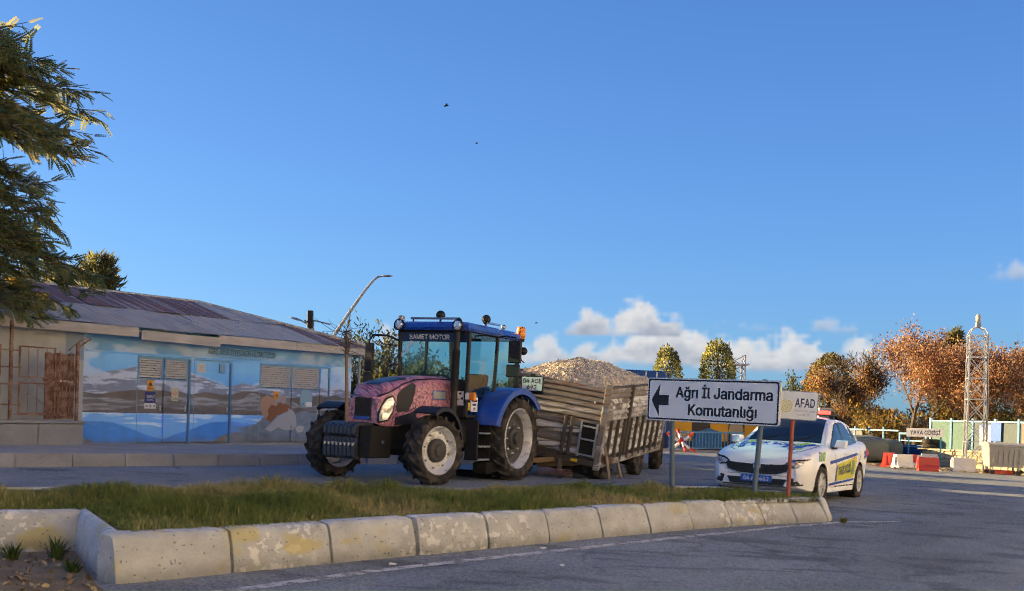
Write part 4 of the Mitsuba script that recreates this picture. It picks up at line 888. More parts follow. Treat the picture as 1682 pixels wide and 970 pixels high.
# rear mudguards
for sd in (1, -1):
    g = arc_guard(0, 0, .80, .925, .52, 14, 140, .03, 30, .09); g = mov(g if sd > 0 else tm(np.array(g.vertices) * [1, -1, 1], np.array(g.faces)[:, ::-1]), .0, sd * .92, .0)
    part(tr, 'rear_mudguard', g, 'tractor_blue', 35)
    a = np.radians(np.linspace(14, 140, 30)); part(tr, 'mudguard_inner', prism(Polygon([(.9 * math.cos(q), .8 + .9 * math.sin(q)) for q in a]), sd * .655, sd * .67), 'black', False)
pl = part(tr, 'number_plate', bx(-.62, -.58, .86, 1.28, 1.66, 1.90, .006), 'black', False, label='white number plate on the left rear mudguard')
pl2 = mov(bx(-.21, .21, -.012, .012, -.12, .12, .01), 0, 0, 0)
PM = FT @ trimesh.transformations.compose_matrix(translate=[-.42, 1.14, 1.86], angles=[0, 0, math.radians(-27 + 90 + 25)])
part(pl, 'plate', bx(-.24, .24, -.02, .012, -.15, .15, .015), 'black', False, M=PM); part(pl, 'plate_face', bx(-.22, .22, -.026, -.021, -.13, .13), 'white', False, M=PM)
for s_, z_ in (('04 ACE', .015), ('692', -.10)):
    part(pl, 'lettering', mov(text(s_, .085, .003, True, center=True), 0, -.027, z_ + .04, rx=math.pi / 2), 'ink', False, M=PM)
part(pl, 'plate_lamp', bx(-.05, .05, -.02, .02, .15, .20, .01), 'black', False, M=PM)
# cab
cab = part(tr, 'cab', cat(bx(-.42, 1.22, -.66, .66, 1.12, 1.20, .02), bx(.0, 1.2, -.62, .62, .95, 1.12, .03)), 'black_matt', False)
RZ = 2.70
def post(p, q, w=.06): return bar(p, q, w, w, .012)
for sd in (1, -1):
    part(cab, 'pillar', post([1.24, sd * .70, 1.15], [1.30, sd * .74, RZ], .065), 'black', False)
    part(cab, 'pillar', post([.42, sd * .76, 1.15], [.36, sd * .78, RZ], .06), 'black', False)
    part(cab, 'pillar', post([-.52, sd * .72, 1.55], [-.46, sd * .76, RZ], .075), 'black', False)
    part(cab, 'pane', hull([[1.24, sd * .715, 1.22], [.45, sd * .77, 1.22], [.38, sd * .79, RZ - .02], [1.29, sd * .75, RZ - .02]])if False else tm([[1.22, sd * .70, 1.20], [.45, sd * .75, 1.20], [.385, sd * .775, RZ - .02], [1.28, sd * .735, RZ - .02]], [[0, 1, 2], [0, 2, 3]]), 'glass', False)
    part(cab, 'pane', tm([[.40, sd * .755, 1.20], [.18, sd * .745, 1.20], [-.10, sd * .735, 1.52], [-.49, sd * .72, 1.74], [-.44, sd * .755, RZ - .02], [.345, sd * .778, RZ - .02]], [[0, 1, 2], [0, 2, 5], [2, 3, 4], [2, 4, 5]]), 'glass', False)
    part(cab, 'rail', cat(post([1.25, sd * .70, 1.17], [.40, sd * .76, 1.17], .06), post([.16, sd * .74, 1.17], [-.10, sd * .735, 1.52], .045), post([-.10, sd * .735, 1.52], [-.5, sd * .72, 1.73], .045)), 'black', False)
part(cab, 'windscreen', tm([[1.25, -.67, 1.82], [1.25, .67, 1.82], [1.31, .71, RZ - .03], [1.31, -.71, RZ - .03]], [[0, 1, 2], [0, 2, 3]]), 'glass', False)
part(cab, 'rear_pane', tm([[-.50, -.69, 1.70], [-.50, .69, 1.70], [-.45, .73, RZ - .03], [-.45, -.73, RZ - .03]], [[0, 1, 2], [0, 2, 3]]), 'glass', False)
part(cab, 'firewall', bx(1.20, 1.25, -.66, .66, 1.15, 1.82, .01), 'black', False)
part(cab, 'sun_strip', tm([[1.309, -.70, 2.50], [1.309, .70, 2.50], [1.318, .71, RZ - .03], [1.318, -.71, RZ - .03]], [[0, 1, 2], [0, 2, 3]]), plain((.012, .03, .09), .3), False, label='dark blue sun strip with white lettering on the windscreen')
WM = FT @ fin([1.322, 0, 2.545], [0, 1, 0], [.08, 0, 1], [1, 0, -.08])
part(cab, 'lettering', mov(text('SAMET MOTOR', .085, .003, True, width=.86), -.52, 0, 0), 'white', False, M=WM)
part(cab, 'lettering', mov(text('KOBRA', .085, .003, True), -.66, -.36, 0, rz=.85), 'white', False, M=WM)
part(cab, 'wiper', tube([[1.29, -.30, 1.84], [1.31, -.02, 1.90], [1.31, .36, 1.88]], .012, 5), 'black')
# roof
rp = []
for (x, y) in ((-.62, -.74), (-.62, .74), (1.44, .80), (1.44, -.80), (1.50, .6), (1.50, -.6), (-.66, .5), (-.66, -.5)):
    for z, s in ((RZ, .97), (RZ + .05, 1.0), (RZ + .12, .97), (RZ + .165, .86)): rp.append([.4 + (x - .4) * s, y * s, z])
rf = part(cab, 'roof', hull(rp), 'tractor_blue', 25)
part(rf, 'roof_lining', bx(-.58, 1.40, -.72, .72, RZ - .03, RZ + .01, .01), 'black_matt', False)
for y in (-.62, .62):
    L = part(rf, 'work_lamp', mov(lathe([(0, .0), (.01, .10), (.06, .105), (.10, .08), (.11, 0)], 20, axis='x'), 0, 0, 0, s=-1) if False else mov(lathe([(-.08, .05), (-.02, .10), (.03, .105), (.035, .09)], 20, axis='x'), 1.50, y, RZ + .09), 'black')
    part(L, 'lens', mov(lathe([(.02, .092), (.045, .06), (.05, 0)], 20, axis='x'), 1.50, y, RZ + .09), 'lamp_glass')
part(rf, 'work_lamp', bx(1.30, 1.40, -.74, -.64, RZ + .16, RZ + .27, .02), 'rim', label='small pale lamp on the far front corner of the roof')
part(rf, 'roof_bar', tube([[1.25, -.55, RZ + .235], [1.25, .50, RZ + .235]], .022, 8), 'steel'); part(rf, 'roof_bar_foot', cat(tube([[1.25, -.5, RZ + .15], [1.25, -.5, RZ + .23]], .015, 6), tube([[1.25, .45, RZ + .15], [1.25, .45, RZ + .23]], .015, 6)), 'black')
for x, y, z in ((1.2, .05, RZ + .30), (.55, .62, RZ + .30)):
    h = part(rf, 'round_lamp', mov(trimesh.creation.icosphere(2, .085), x, y, z), 'black'); part(h, 'stalk', tube([[x, y, RZ + .15], [x, y, z]], .02, 6), 'black')
part(rf, 'air_horn', mov(lathe([(0, .02), (.45, .025), (.52, .055), (.53, .04)], 12, axis='x'), .05, .62, RZ + .24, ry=0, rz=0) , 'chrome'); part(rf, 'horn_bell', mov(trimesh.creation.icosphere(2, .05), -.1, .62, RZ + .22), 'steel')
b = part(rf, 'beacon', mov(lathe([(0, .075), (.04, .09), (.18, .088), (.23, .07), (.24, 0)], 20, axis='z'), -.66, .70, RZ + .05), 'amber', label='orange beacon on the left rear corner of the roof'); part(b, 'beacon_base', mov(lathe([(-.06, .0), (-.06, .07), (0, .08), (0, 0)], 16, axis='z'), -.66, .70, RZ + .05), 'black')
part(rf, 'rear_lamp', cat(mov(trimesh.creation.icosphere(2, .09), -.70, .62, RZ - .14), mov(trimesh.creation.icosphere(2, .08), -.72, .74, RZ - .19), tube([[-.6, .7, RZ], [-.7, .66, RZ - .12]], .025, 6), tube([[-.7, .66, RZ - .2], [-.66, .74, RZ - .38], [-.74, .76, RZ - .42]], .012, 5)), 'black', label='cluster of black work lamps behind the rear pillar')
# mirrors
for sd in (1, -1):
    if sd > 0:
        arm = [[.40, .80, RZ - .02], [.44, 1.00, RZ + .0], [.46, 1.22, RZ - .03], [.46, 1.22, RZ - .12]]
        mp = (.46, 1.22, RZ - .28)
        mi_ = part(cab, 'mirror', bx(mp[0] - .03, mp[0] + .03, mp[1] - .14, mp[1] + .12, mp[2] - .22, mp[2] + .20, .025), 'black', 30, label='large black mirror on the left of the cab')
        part(mi_, 'lower_mirror', bx(mp[0] - .03, mp[0] + .03, mp[1] - .17, mp[1] + .10, mp[2] - .48, mp[2] - .25, .02), 'black', 30); part(mi_, 'arm', tube(arm, .014, 6), 'black')
        part(mi_, 'mirror_glass', bx(mp[0] - .036, mp[0] - .031, mp[1] - .12, mp[1] + .10, mp[2] - .20, mp[2] + .18), 'chrome', False)
    else:
        mp = (1.36, -1.36, 2.14)
        mi_ = part(cab, 'mirror', bx(mp[0] - .03, mp[0] + .03, mp[1] - .09, mp[1] + .09, 1.92, 2.45, .025), 'black', 30, label='black mirror on a long arm at the right of the cab'); part(mi_, 'arm', cat(tube([[1.30, -.78, 2.52], [1.34, -1.0, 2.60], [1.38, -1.28, 2.60], [1.38, -1.36, 2.50], [1.37, -1.37, 2.3]], .02, 6), tube([[1.30, -.80, 2.42], [1.35, -1.1, 2.44], [1.37, -1.15, 2.52]], .014, 6)), 'black')
        part(mi_, 'lower_mirror', bx(mp[0] - .03, mp[0] + .03, mp[1] - .10, mp[1] + .08, 1.70, 1.90, .02), 'black', 30)
part(cab, 'grab_handle', tube([[1.3, -.80, 1.70], [1.32, -.95, 1.72], [1.32, -.98, 2.0], [1.3, -.85, 2.08], [1.3, -.76, 2.06]], .016, 6), 'black')
# exhaust
ex = part(tr, 'exhaust', tube([[1.42, .56, 1.15], [1.42, .56, 2.75], [1.42, .56, 2.80]], np.array([.058, .058, .05]), 14), 'black'); part(ex, 'exhaust_tip', tube([[1.42, .56, 2.78], [1.42, .56, 2.84], [1.36, .56, 2.90]], .045, 12), 'black_matt')
part(ex, 'guard', tube([[1.42, .56, 1.62], [1.42, .56, 2.35]], .068, 14), 'black_matt')
# details beside the door
k = part(tr, 'turn_signal', bx(1.24, 1.32, .72, .92, 1.46, 1.60, .02), 'lamp_glass', 30); part(k, 'amber_lens', bx(1.262, 1.326, .80, .925, 1.455, 1.605, .02), 'amber', 30); part(k, 'stalk', tube([[1.2, .68, 1.5], [1.27, .76, 1.53]], .02, 6), 'black')
part(tr, 'warning_decal', bx(1.254, 1.258, .44, .66, 1.36, 1.62), 'white', False, label='white decal with black print beside the cab step'); 
for i, (y, z) in enumerate([(.47, 1.55), (.56, 1.56), (.50, 1.45), (.60, 1.47), (.48, 1.39)]): part(tr, 'decal_print', bx(1.258, 1.260, y, y + .05, z, z + .035), 'ink', False)
part(tr, 'door_decal', bx(.90, 1.14, .735, .742, 1.26, 1.52), 'white', False, label='white decal on the lower door')
for i in range(3): part(tr, 'decal_print', bx(.93 + .03 * i, 1.10 - .03 * i, .742, .744, 1.44 - .07 * i, 1.47 - .07 * i), 'ink', False)
part(tr, 'yellow_decal', bx(1.16, 1.21, .728, .738, 1.28, 1.42), 'yellow', False)
# inside the cab
M['seat_dark'] = plain((.010, .010, .011), .9, spec=.02)
ins = part(cab, 'seat', cat(bx(-.20, .32, -.26, .26, 1.42, 1.56, .05), mov(bx(-.07, .07, -.22, .22, 0, .48, .05), -.22, 0, 1.52, ry=-.14), bx(-.12, .20, -.18, .18, 1.15, 1.42, .03)), 'seat_dark')
part(cab, 'dashboard', cat(bx(.86, 1.20, -.22, .22, 1.2, 1.74, .06), bx(1.0, 1.22, -.5, .5, 1.70, 1.84, .04)), 'black')
ring = tube([[.80 + .06 * math.sin(a), .20 * math.cos(a), 1.86 + .17 * math.sin(a)] for a in np.linspace(0, 2 * math.pi, 25)], .014, 6)
part(cab, 'steering_wheel', cat(ring, tube([[.80, -.2, 1.86], [.80, .2, 1.86]], .012, 5), tube([[.80, 0, 1.86], [.98, 0, 1.70]], .025, 6)), 'black')
part(cab, 'door_reflection', bx(.0, .40, .56, .60, 1.2, 1.66, .02), 'seat_print', False, label='camouflage patterned panel imitating reflections in the lower cab glass')  # patterned panel painted for the reflections in the lower door glass
part(cab, 'seat_cover', bx(-.16, .30, -.24, .24, 1.562, 1.58, .006), 'seat_print', False)
# the rear linkage and hitch
part(tr, 'hitch', cat(bx(-.75, -.3, -.08, .08, .45, .62, .02), tube([[-.35, .35, .6], [-.95, .40, .55]], .035, 8), tube([[-.35, -.35, .6], [-.95, -.40, .55]], .035, 8), bx(-.5, -.35, -.3, .3, .5, 1.2, .03)), 'rust')
part(tr, 'rear_ballast', mov(bx(-.12, .45, .30, .62, .18, .40, .03), .35, .35, -.02, ry=.10), 'black_matt')

# sapling with bare twigs pushed by the weights
def sapling():
    r = np.random.default_rng(5); b = (FT @ [3.42, -.12, .0, 1])[:3]; b[2] = float(G(b[0])); lean = np.array([-.03, .0, 1.0])
    k = thing('sapling', 'thin bare young tree standing up from the front weights of the tractor', 'tree')
    P = [b + lean * z for z in (.94, 1.3, 1.7, 2.1)]; part(k, 'trunk', tube(P, np.array([.034, .031, .028, .024]), 8), plain((.24, .17, .115), .9), True)
    P2 = [b + lean * z for z in (2.1, 2.25, 2.45)]; part(k, 'trunk_top', tube(P2, np.array([.032, .030, .018]), 8), 'bark', True)
    S = []
    for i in range(46):
        q = b + lean * r.uniform(2.05, 2.5); d = np.array([r.normal(0, .55), r.normal(0, .55), r.uniform(-.15, .9)])
        for s in range(4):
            e = q + d * r.uniform(.05, .11); S.append([*q, *e, .007 - .0012 * s, .006 - .0012 * s]); q = e; d = d + r.normal(0, .5, 3)
    part(k, 'twigs', segs(S, 4), plain((.13, .10, .085), .9), True, kind='stuff')
sapling()
# ---------------------------------------------------------------- trailer with its load of gravel
TB = np.array([1.8, 4.5, .27]); TB /= np.linalg.norm(TB)
TWd = np.array([-.93, .37, .165]); TWd -= TB * TWd.dot(TB); TWd /= np.linalg.norm(TWd); TU = np.cross(TB, TWd)
FTR = fin([1.77, 22.3, .37], TB, TWd, TU)                      # local: x back from the front board, y across to the far side, z up
def m_board(p, n, uv):
    u = p.x * .5 + p.y * .85; a = tf(u * 2.2, p.z * 9, 1, 4); b = tf(u * 11, p.z * 22, 4, 3); c_ = tf(u * .9 + 3, p.z * 2.4, 7, 3)
    c = mix((.135, .12, .105), (.29, .265, .235), a * .6 + b * .4)
    c = mix(c, (.52, .51, .50), sst(.52, .58, c_) * sst(.36, .5, b) * .8)
    return mix(c, (.16, .07, .04), sst(.66, .74, b) * .7)
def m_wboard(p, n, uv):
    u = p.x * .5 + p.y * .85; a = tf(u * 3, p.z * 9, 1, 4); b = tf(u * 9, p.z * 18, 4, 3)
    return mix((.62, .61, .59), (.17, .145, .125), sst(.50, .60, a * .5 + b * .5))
M['board'] = plain(proc(m_board), .7)
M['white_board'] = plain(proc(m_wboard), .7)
M['frame_brown'] = plain((.075, .063, .052), .65)
tl = thing('farm_trailer', 'weathered brown farm trailer sagging at the front and loaded with gravel', 'trailer', FTR)
LX, LY, LZ = 5.0, 2.15, 1.47
part(tl, 'floor', bx(0, LX, 0, LY, -.04, .02), 'frame_brown', False)
def ribbed(x0, x1, z0, z1, out, th=.035, ribs=None):
    """A pressed steel board: a polygon with ribs along its length."""
    ribs = 2 if z1 - z0 > .21 else 1
    n = ribs * 4 + 1; zz = np.linspace(z0 + .004, z1 - .004, n); o = np.array([0, .036, .036, 0] * ribs + [0])[:n]
    pts = [(q, z) for q, z in zip(o, zz)]; pts = [(-th, z0 + .004)] + pts + [(-th, z1 - .004)]
    return pts
def side_board(x0, x1, z0, z1, y, sgn):
    return prism(Polygon([(y + sgn * q, z) for q, z in ribbed(x0, x1, z0, z1, 1)]), x0, x1, 'yz')
def front_board(y0, y1, z0, z1, x, sgn):
    return prism(Polygon([(x + sgn * q, z) for q, z in ribbed(y0, y1, z0, z1, 1)]), y0, y1, 'xz')
# front board: three ribbed boards above, four below
zz = [.76, 1.0, 1.24, 1.46]
for i in range(3): part(tl, 'front_board', front_board(.06, LY - .05, zz[i], zz[i + 1], 0, -1), 'board', False)
zl = [.02, .20, .40, .58, .755]
for i in range(4): part(tl, 'front_board', front_board(.06, LY - .05, zl[i], zl[i + 1], .01, -1), 'white_board' if i in (0, 2) else 'board', False)  # white worn boards, also painted to stand in for sunlight on the front
part(tl, 'corner_post', bx(-.06, .07, -.05, .07, -.22, 1.54, .01), 'board', False); part(tl, 'corner_post', bx(-.06, .07, LY - .07, LY + .05, -.1, 1.52, .01), 'board', False)
for y in (.62, .76, 1.45): part(tl, 'stake', bx(-.085, -.025, y, y + .065, -.02, .78, .008), 'frame_brown', False)
part(tl, 'ladder_panel', bx(-.03, -.024, .10, .46, .03, .70), 'black_matt', False)
ld = part(tl, 'ladder', cat(bx(-.10, -.06, .08, .115, .02, .72), bx(-.10, -.06, .42, .455, -.0, .74)), 'dull_steel', False)
for z in (.03, .35, .62): part(ld, 'rung', bx(-.095, -.065, .115, .42, z, z + .035), 'dull_steel', False)
part(tl, 'front_beam', bx(-.05, .10, -.02, LY, -.17, -.045, .01), 'frame_brown', False); part(tl, 'reflector', bx(-.06, -.05, .42, .56, -.13, -.07), 'yellow', False); 
part(tl, 'latch', bx(-.075, -.02, .22, .25, 1.12, 1.17, .005), 'steel', False); part(tl, 'latch', bx(-.075, -.02, .035, .06, .95, 1.10, .005), 'dull_steel', False)
# near side and far side
for sgn, y in ((-1, 0.0), (1, LY)):
    for i in range(3):
        for (x0, x1) in ((.08, 1.62), (1.74, LX - .06)):
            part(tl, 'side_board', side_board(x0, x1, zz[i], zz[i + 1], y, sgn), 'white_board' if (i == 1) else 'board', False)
    for i in range(4):
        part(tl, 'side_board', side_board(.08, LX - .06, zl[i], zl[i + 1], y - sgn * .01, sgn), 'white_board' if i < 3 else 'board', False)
    for x in np.arange(.36, LX - .2, .50): part(tl, 'stake', bx(x, x + .06, *sorted((y + sgn * .02, y + sgn * .085)), -.10, .79, .008), 'frame_brown', False)
    part(tl, 'side_post', bx(1.63, 1.73, *sorted((y - sgn * .02, y + sgn * .07)), .0, 1.52, .008), 'frame_brown', False)
    part(tl, 'side_beam', bx(.05, LX, *sorted((y, y + sgn * .06)), -.17, -.045, .01), 'board', False)
    part(tl, 'top_rail', bx(.08, LX, *sorted((y - sgn * .04, y + sgn * .03)), 1.465, 1.50), 'frame_brown', False)
part(tl, 'corner_post', bx(LX - .07, LX + .05, -.05, .07, -.15, 1.54, .01), 'board', False); part(tl, 'corner_post', bx(LX - .07, LX + .05, LY - .07, LY + .05, -.15, 1.54, .01), 'board', False)
part(tl, 'tail_board', bx(LX - .03, LX, .06, LY - .05, .02, 1.46), 'board', False)
part(tl, 'chassis', cat(bx(.15, LX - .1, .55, .70, -.38, -.16, .01), bx(.15, LX - .1, LY - .70, LY - .55, -.38, -.16, .01), bx(.3, .6, .2, LY - .2, -.42, -.17, .02), bx(3.2, 3.5, .2, LY - .2, -.45, -.17, .02)), 'black_matt', False)
# wheels: upright in the world, the front near one collapsed
def small_wheel(parent, pos, yaw, cam, R=.43, w=.26):
    Mw = trimesh.transformations.euler_matrix(cam, 0, yaw, 'sxyz'); Mw[:3, 3] = pos
    h = w / 2; k = part(parent, 'wheel', lathe([(-h * .6, .24), (-h, .30), (-h, .37), (-h * .75, R - .01), (-h * .3, R), (h * .3, R), (h * .75, R - .01), (h, .37), (h, .30), (h * .6, .24)], 36), 'tyre', 40, M=Mw)
    part(k, 'rim', cat(lathe([(-h * .6, .245), (h * .55, .245), (h * .5, .22), (h * .1, .19), (h * .3, .09), (h * .75, .08), (h * .8, 0)][::-1], 28), lathe([(-h * .8, 0), (-h * .75, .08), (-h * .3, .09), (-h * .1, .19), (-h * .5, .22), (-h * .6, .245)][::-1], 28)), 'hub_grey', 30, M=Mw)
    part(k, 'tread', cat([mov(bx(-h * .95, h * .95, -.012, .012, R - .012, R + .008), 0, 0, 0, rz=math.pi / 2).apply_transform(trimesh.transformations.rotation_matrix(2 * math.pi * i / 26, [0, 1, 0])) for i in range(26)]), 'tyre', False, M=Mw)
tyw = math.atan2(TB[1], TB[0]); loc = lambda *p: (FTR @ [*p, 1])[:3]
def wpos(x, y, R=.43): q = loc(x, y, 0); q[2] = float(G(q[0])) + R; return q
small_wheel(tl, wpos(3.35, .16), tyw, 0); small_wheel(tl, wpos(3.35, LY - .2), tyw, 0)
small_wheel(tl, wpos(.52, .20, .40), tyw - .35, -.22); small_wheel(tl, wpos(.5, LY - .25), tyw - .3, 0)
mf = part(tl, 'mud_flap', bx(.30, .78, -.02, .03, -.42, -.10, .01), 'black_matt', False)
part(tl, 'tail_lamp', bx(LX + .0, LX + .06, .0, .16, -.10, -.02), 'amber', False)
CUR[0] = np.eye(4)
for i, (x, y, l) in enumerate([(.15, -.16, .62), (1.35, -.05, .4)]):
    q = loc(x, y, 0); q[2] = float(G(q[0])); single('timber_prop', bar(q + [.06, 0, 0], q + [-.05, .05, l + .05], .10, .05, .006), plain((.38, .28, .19), .85), ['pale plank leaning under the front corner of the sagging trailer', 'short timber block beside the rear wheel of the trailer'][i], 'plank', False)
db = thing('drawbar', 'broken rusty trailer drawbar lying between the tractor and the trailer', 'drawbar')
g0 = np.array([-.35, 22.1]); gp = lambda x, y, z: [x, y, float(G(x)) + z]
M['ochre_rust'] = plain((.22, .15, .085), .8)
part(db, 'bar', bar(gp(.1, 22.0, .32), gp(1.5, 23.2, .40), .12, .10, .01), 'ochre_rust', False); part(db, 'bar', bar(gp(.05, 22.2, .30), gp(.6, 23.9, .42), .12, .10, .01), 'ochre_rust', False)
part(db, 'axle_beam', bar(gp(.55, 22.9, .24), gp(2.1, 22.5, .42), .14, .14, .02), 'ochre_rust', False); part(db, 'turntable', mov(lathe([(-.05, .50), (.05, .50), (.05, .42), (-.05, .42)], 28, 'z', True), 1.2, 23.1, .55), 'frame_brown')
part(db, 'spring', cat([bar(gp(.5 + .02 * i, 22.25, .10 + .035 * i), gp(1.25 - .02 * i, 22.05, .08 + .035 * i), .07, .012) for i in range(4)]), 'rust', False); part(db, 'leg', bar(gp(1.0, 22.4, .0), gp(1.0, 22.4, .4), .09), 'frame_brown', False)
part(db, 'hose', tube([gp(.1, 22.0, .45), gp(.3, 22.1, .55), gp(.45, 22.2, .42), gp(.7, 22.2, .5)], .014, 6), 'black')
# gravel
def gravel():
    r = np.random.default_rng(12); xs, ys = np.linspace(.05, LX - .05, 90), np.linspace(.03, LY - .03, 46); X, Y = np.meshgrid(xs, ys, indexing='ij')
    def hz(X, Y):
        ex = np.clip(np.minimum((X - .02) / 1.15, (LX - .05 - X) / 3.2), 0, 1); ey = np.clip(np.minimum(Y, LY - Y) / 1.0, 0, 1)
        P = np.stack([X, Y, X * 0], -1)
        return 1.36 + 0.52 * np.minimum(ex ** .5, 1) * ey ** .5 + .10 * (meshkit.fbm(P * 1.6, 3, 2) - .5) + .06 * (meshkit.noise(P * 9, 4) - .5)
    Z = hz(X, Y); k = thing('gravel_heap', 'heap of pale sandy gravel piled on the trailer', 'gravel', FTR, kind='stuff')
    V = np.stack([X, Y, Z], -1); sf = up(grid(V)); sc = (meshkit.noise(np.array(sf.vertices) * 14, 6)[:, None] * .5 + .75) * np.array([.48, .42, .33])
    n = 38000; sx, sy = r.uniform(.05, LX - .1, n), r.uniform(.03, LY - .03, n); sz = hz(sx, sy); s = r.gamma(1.2, .007, n) + .006
    o = np.array([[1, 0, 0], [-1, 0, 0], [0, 1, 0], [0, -1, 0], [0, 0, .8], [0, 0, -.8]]); f = np.array([[0, 2, 4], [2, 1, 4], [1, 3, 4], [3, 0, 4], [2, 0, 5], [1, 2, 5], [3, 1, 5], [0, 3, 5]])
    R3 = r.normal(0, 1, (n, 3, 3)); Q, _ = np.linalg.qr(R3); vv = np.einsum('nij,kj->nki', Q, o) * s[:, None, None] * r.uniform(.7, 1.3, (n, 6, 1)) + np.column_stack([sx, sy, sz])[:, None]
    st = tm(vv.reshape(-1, 3), (np.arange(n)[:, None, None] * 6 + f).reshape(-1, 3)); fl = np.linalg.det(Q) < 0; ff_ = st.faces.reshape(n, 8, 3).copy(); ff_[fl] = ff_[fl][:, :, ::-1]; st = tm(vv.reshape(-1, 3), ff_.reshape(-1, 3))
    c = np.array([.56, .49, .39]) * r.uniform(.55, 1.35, (n, 1)) * (1 + r.normal(0, .05, (n, 3)))
    put(k, cat(sf, st), 'vertex', False, color=np.vstack([sc, np.repeat(c, 6, 0)]))
gravel()

# blue truck behind the trailer
M['truck_blue'] = plain((.012, .075, .25), .45)
FB2 = frame(3.3, 28.6, math.radians(81))
bt = thing('blue_truck', 'blue truck with a high box body standing behind the gravel trailer', 'truck', FB2)
part(bt, 'box_body', bx(.0, 4.5, -.62, 1.1, .95, 2.58, .02), 'truck_blue', False)
part(bt, 'navy_panel', bx(-.012, .0, .25, 1.04, 1.0, 2.56), plain((.010, .03, .08), .5), False)
for y in (-.40, -.12): part(bt, 'white_stripe', bx(-.018, -.012, y, y + .035, 2.3, 2.55), 'white', False)
for y in np.linspace(-.55, 1.0, 5): part(bt, 'rib', bx(-.03, -.012, y, y + .05, 1.0, 2.4), 'truck_blue', False)
part(bt, 'chassis', bx(.0, 4.4, -.5, .5, .60, .95), 'black_matt', False)
part(bt, 'bumper', bx(-.12, 0, -.62, 1.0, .62, .80, .02), 'black', False); part(bt, 'reflector', bx(-.13, -.12, -.60, -.36, .80, .86), 'yellow', False)
for y in (-.42, .9):
    for x in (.55, 3.4):
        Mw = FB2 @ trimesh.transformations.translation_matrix([x, y, .47]); h = .15
        k = part(bt, 'wheel', lathe([(-h * .6, .26), (-h, .32), (-h, .42), (-h * .6, .47), (h * .6, .47), (h, .42), (h, .32), (h * .6, .26)], 30), 'tyre', 40, M=Mw)
        part(k, 'rim', cat(lathe([(-h * .6, .265), (h * .6, .265), (h * .2, .2), (h * .5, 0)][::-1], 24), lathe([(-h * .5, 0), (-h * .2, .2), (-h * .6, .265)][::-1], 24)), 'hub_grey', 30, M=Mw)

# ---------------------------------------------------------------- signs on the island
M['sign_white'] = plain((.78, .79, .80), .5)
M['post_blue'] = plain((.11, .15, .19), .5, metallic=.3)
def flat_poly(poly, z0, z1): return prism(poly, z0, z1, 'xy')
TLc, TRc = np.array([1.953, 15.8, 1.826]), np.array([3.542, 14.5, 1.778]); ex = TRc - TLc; SW = np.linalg.norm(ex); ex /= SW
ez = np.array([ex[1], -ex[0], 0]); ez /= np.linalg.norm(ez); ez = ez if ez[1] < 0 else -ez       # out of the face, towards the road
ey = np.cross(ez, ex); SH = .60
FS = fin(TLc, ex, ey, ez)                         # local: x along, y up (0 = top edge), z out
sg = thing('direction_sign', 'large white direction sign with a black left arrow and bold lettering on two posts', 'sign', FS)
rr = lambda x0, y0, x1, y1, r_: sbox(x0 + r_, y0 + r_, x1 - r_, y1 - r_).buffer(r_)
part(sg, 'panel', flat_poly(rr(0, -SH, SW, 0, .03), -.03, 0), 'sign_white', False)
part(sg, 'border', flat_poly(rr(.012, -SH + .012, SW - .012, -.012, .03).difference(rr(.034, -SH + .034, SW - .034, -.034, .025)), .0, .003), 'ink', False)
part(sg, 'edge', flat_poly(rr(-.006, -SH - .006, SW + .006, .006, .03), -.036, -.012), 'steel', False)
arrow = Polygon([(.07, -.315), (.205, -.085), (.195, -.24), (.355, -.24), (.355, -.385), (.195, -.385), (.205, -.545)])
part(sg, 'arrow', flat_poly(arrow, .0, .003), 'ink', False)
def sign_text(s, x0, x1, yb, h): m = text(s, h, .003, True, width=x1 - x0 - .01); return cat(mov(m, x0, yb, 0), mov(m, x0 + .005, yb, .0004))
part(sg, 'lettering', sign_text('Ağrı İl Jandarma', .46, 1.955, -.265, .145), 'ink', False); part(sg, 'lettering', sign_text('Komutanlığı', .66, 1.72, -.505, .145), 'ink', False)
CUR[0] = np.eye(4)
def at_s(u, v, w): return (FS @ [u, v, w, 1])[:3]
def post(u, foot, top):
    p = at_s(u, top, -.075); q = np.array([p[0] + foot[0], p[1] + foot[1], float(G(p[0])) + HK - .12]); return part(sg, 'post', tube([q, p], .036, 12), 'post_blue')
post(.36, (.03, .0), -.05); post(1.80, (-.12, .05), .018)
for u in (.36, 1.80):
    for v in (-.12, -.48): part(sg, 'clamp', bar(at_s(u - .06, v, -.045), at_s(u + .06, v, -.045), .03, .02), 'steel', False)
AF = fin([3.69, 14.98, 1.665], np.array([.985, -.17, -.05]) / 1.0, [.05, .0, 1.0], [-.17, -.985, .0])
AF[:3, 2] = np.cross(AF[:3, 0], AF[:3, 1]); AF[:3, :3] /= np.linalg.norm(AF[:3, :3], axis=0)
af = thing('small_sign', 'small white sign with blue lettering on an orange post behind the large direction sign', 'sign', AF)
part(af, 'panel', flat_poly(rr(-.04, -.375, .47, 0, .03), -.02, 0), plain((.74, .78, .82), .5), False); part(af, 'rim', flat_poly(rr(-.05, -.385, .48, .01, .03), -.026, -.01), 'dull_steel', False)
part(af, 'lettering', mov(text('AFAD', .115, .003, True, width=.262), .175, -.205, 0), plain((.012, .03, .12), .5), False)
part(af, 'lettering', mov(text('AFET VE ACİL DURUM', .026, .002, False, width=.27), .17, -.275, 0), 'dull_steel', False); part(af, 'lettering', mov(text('BAŞKANLIĞI', .026, .002, False, width=.17), .21, -.325, 0), 'dull_steel', False)
part(af, 'emblem', cat([flat_poly(Point(.06, -.20).buffer(.085 - .028 * i).difference(Point(.06, -.20).buffer(.073 - .028 * i)).intersection(sbox(-.03, -.30, .16, -.12)), .0, .003) for i in range(3)]), plain((.62, .55, .12), .5), False, label='yellow striped emblem at the left of the small sign')
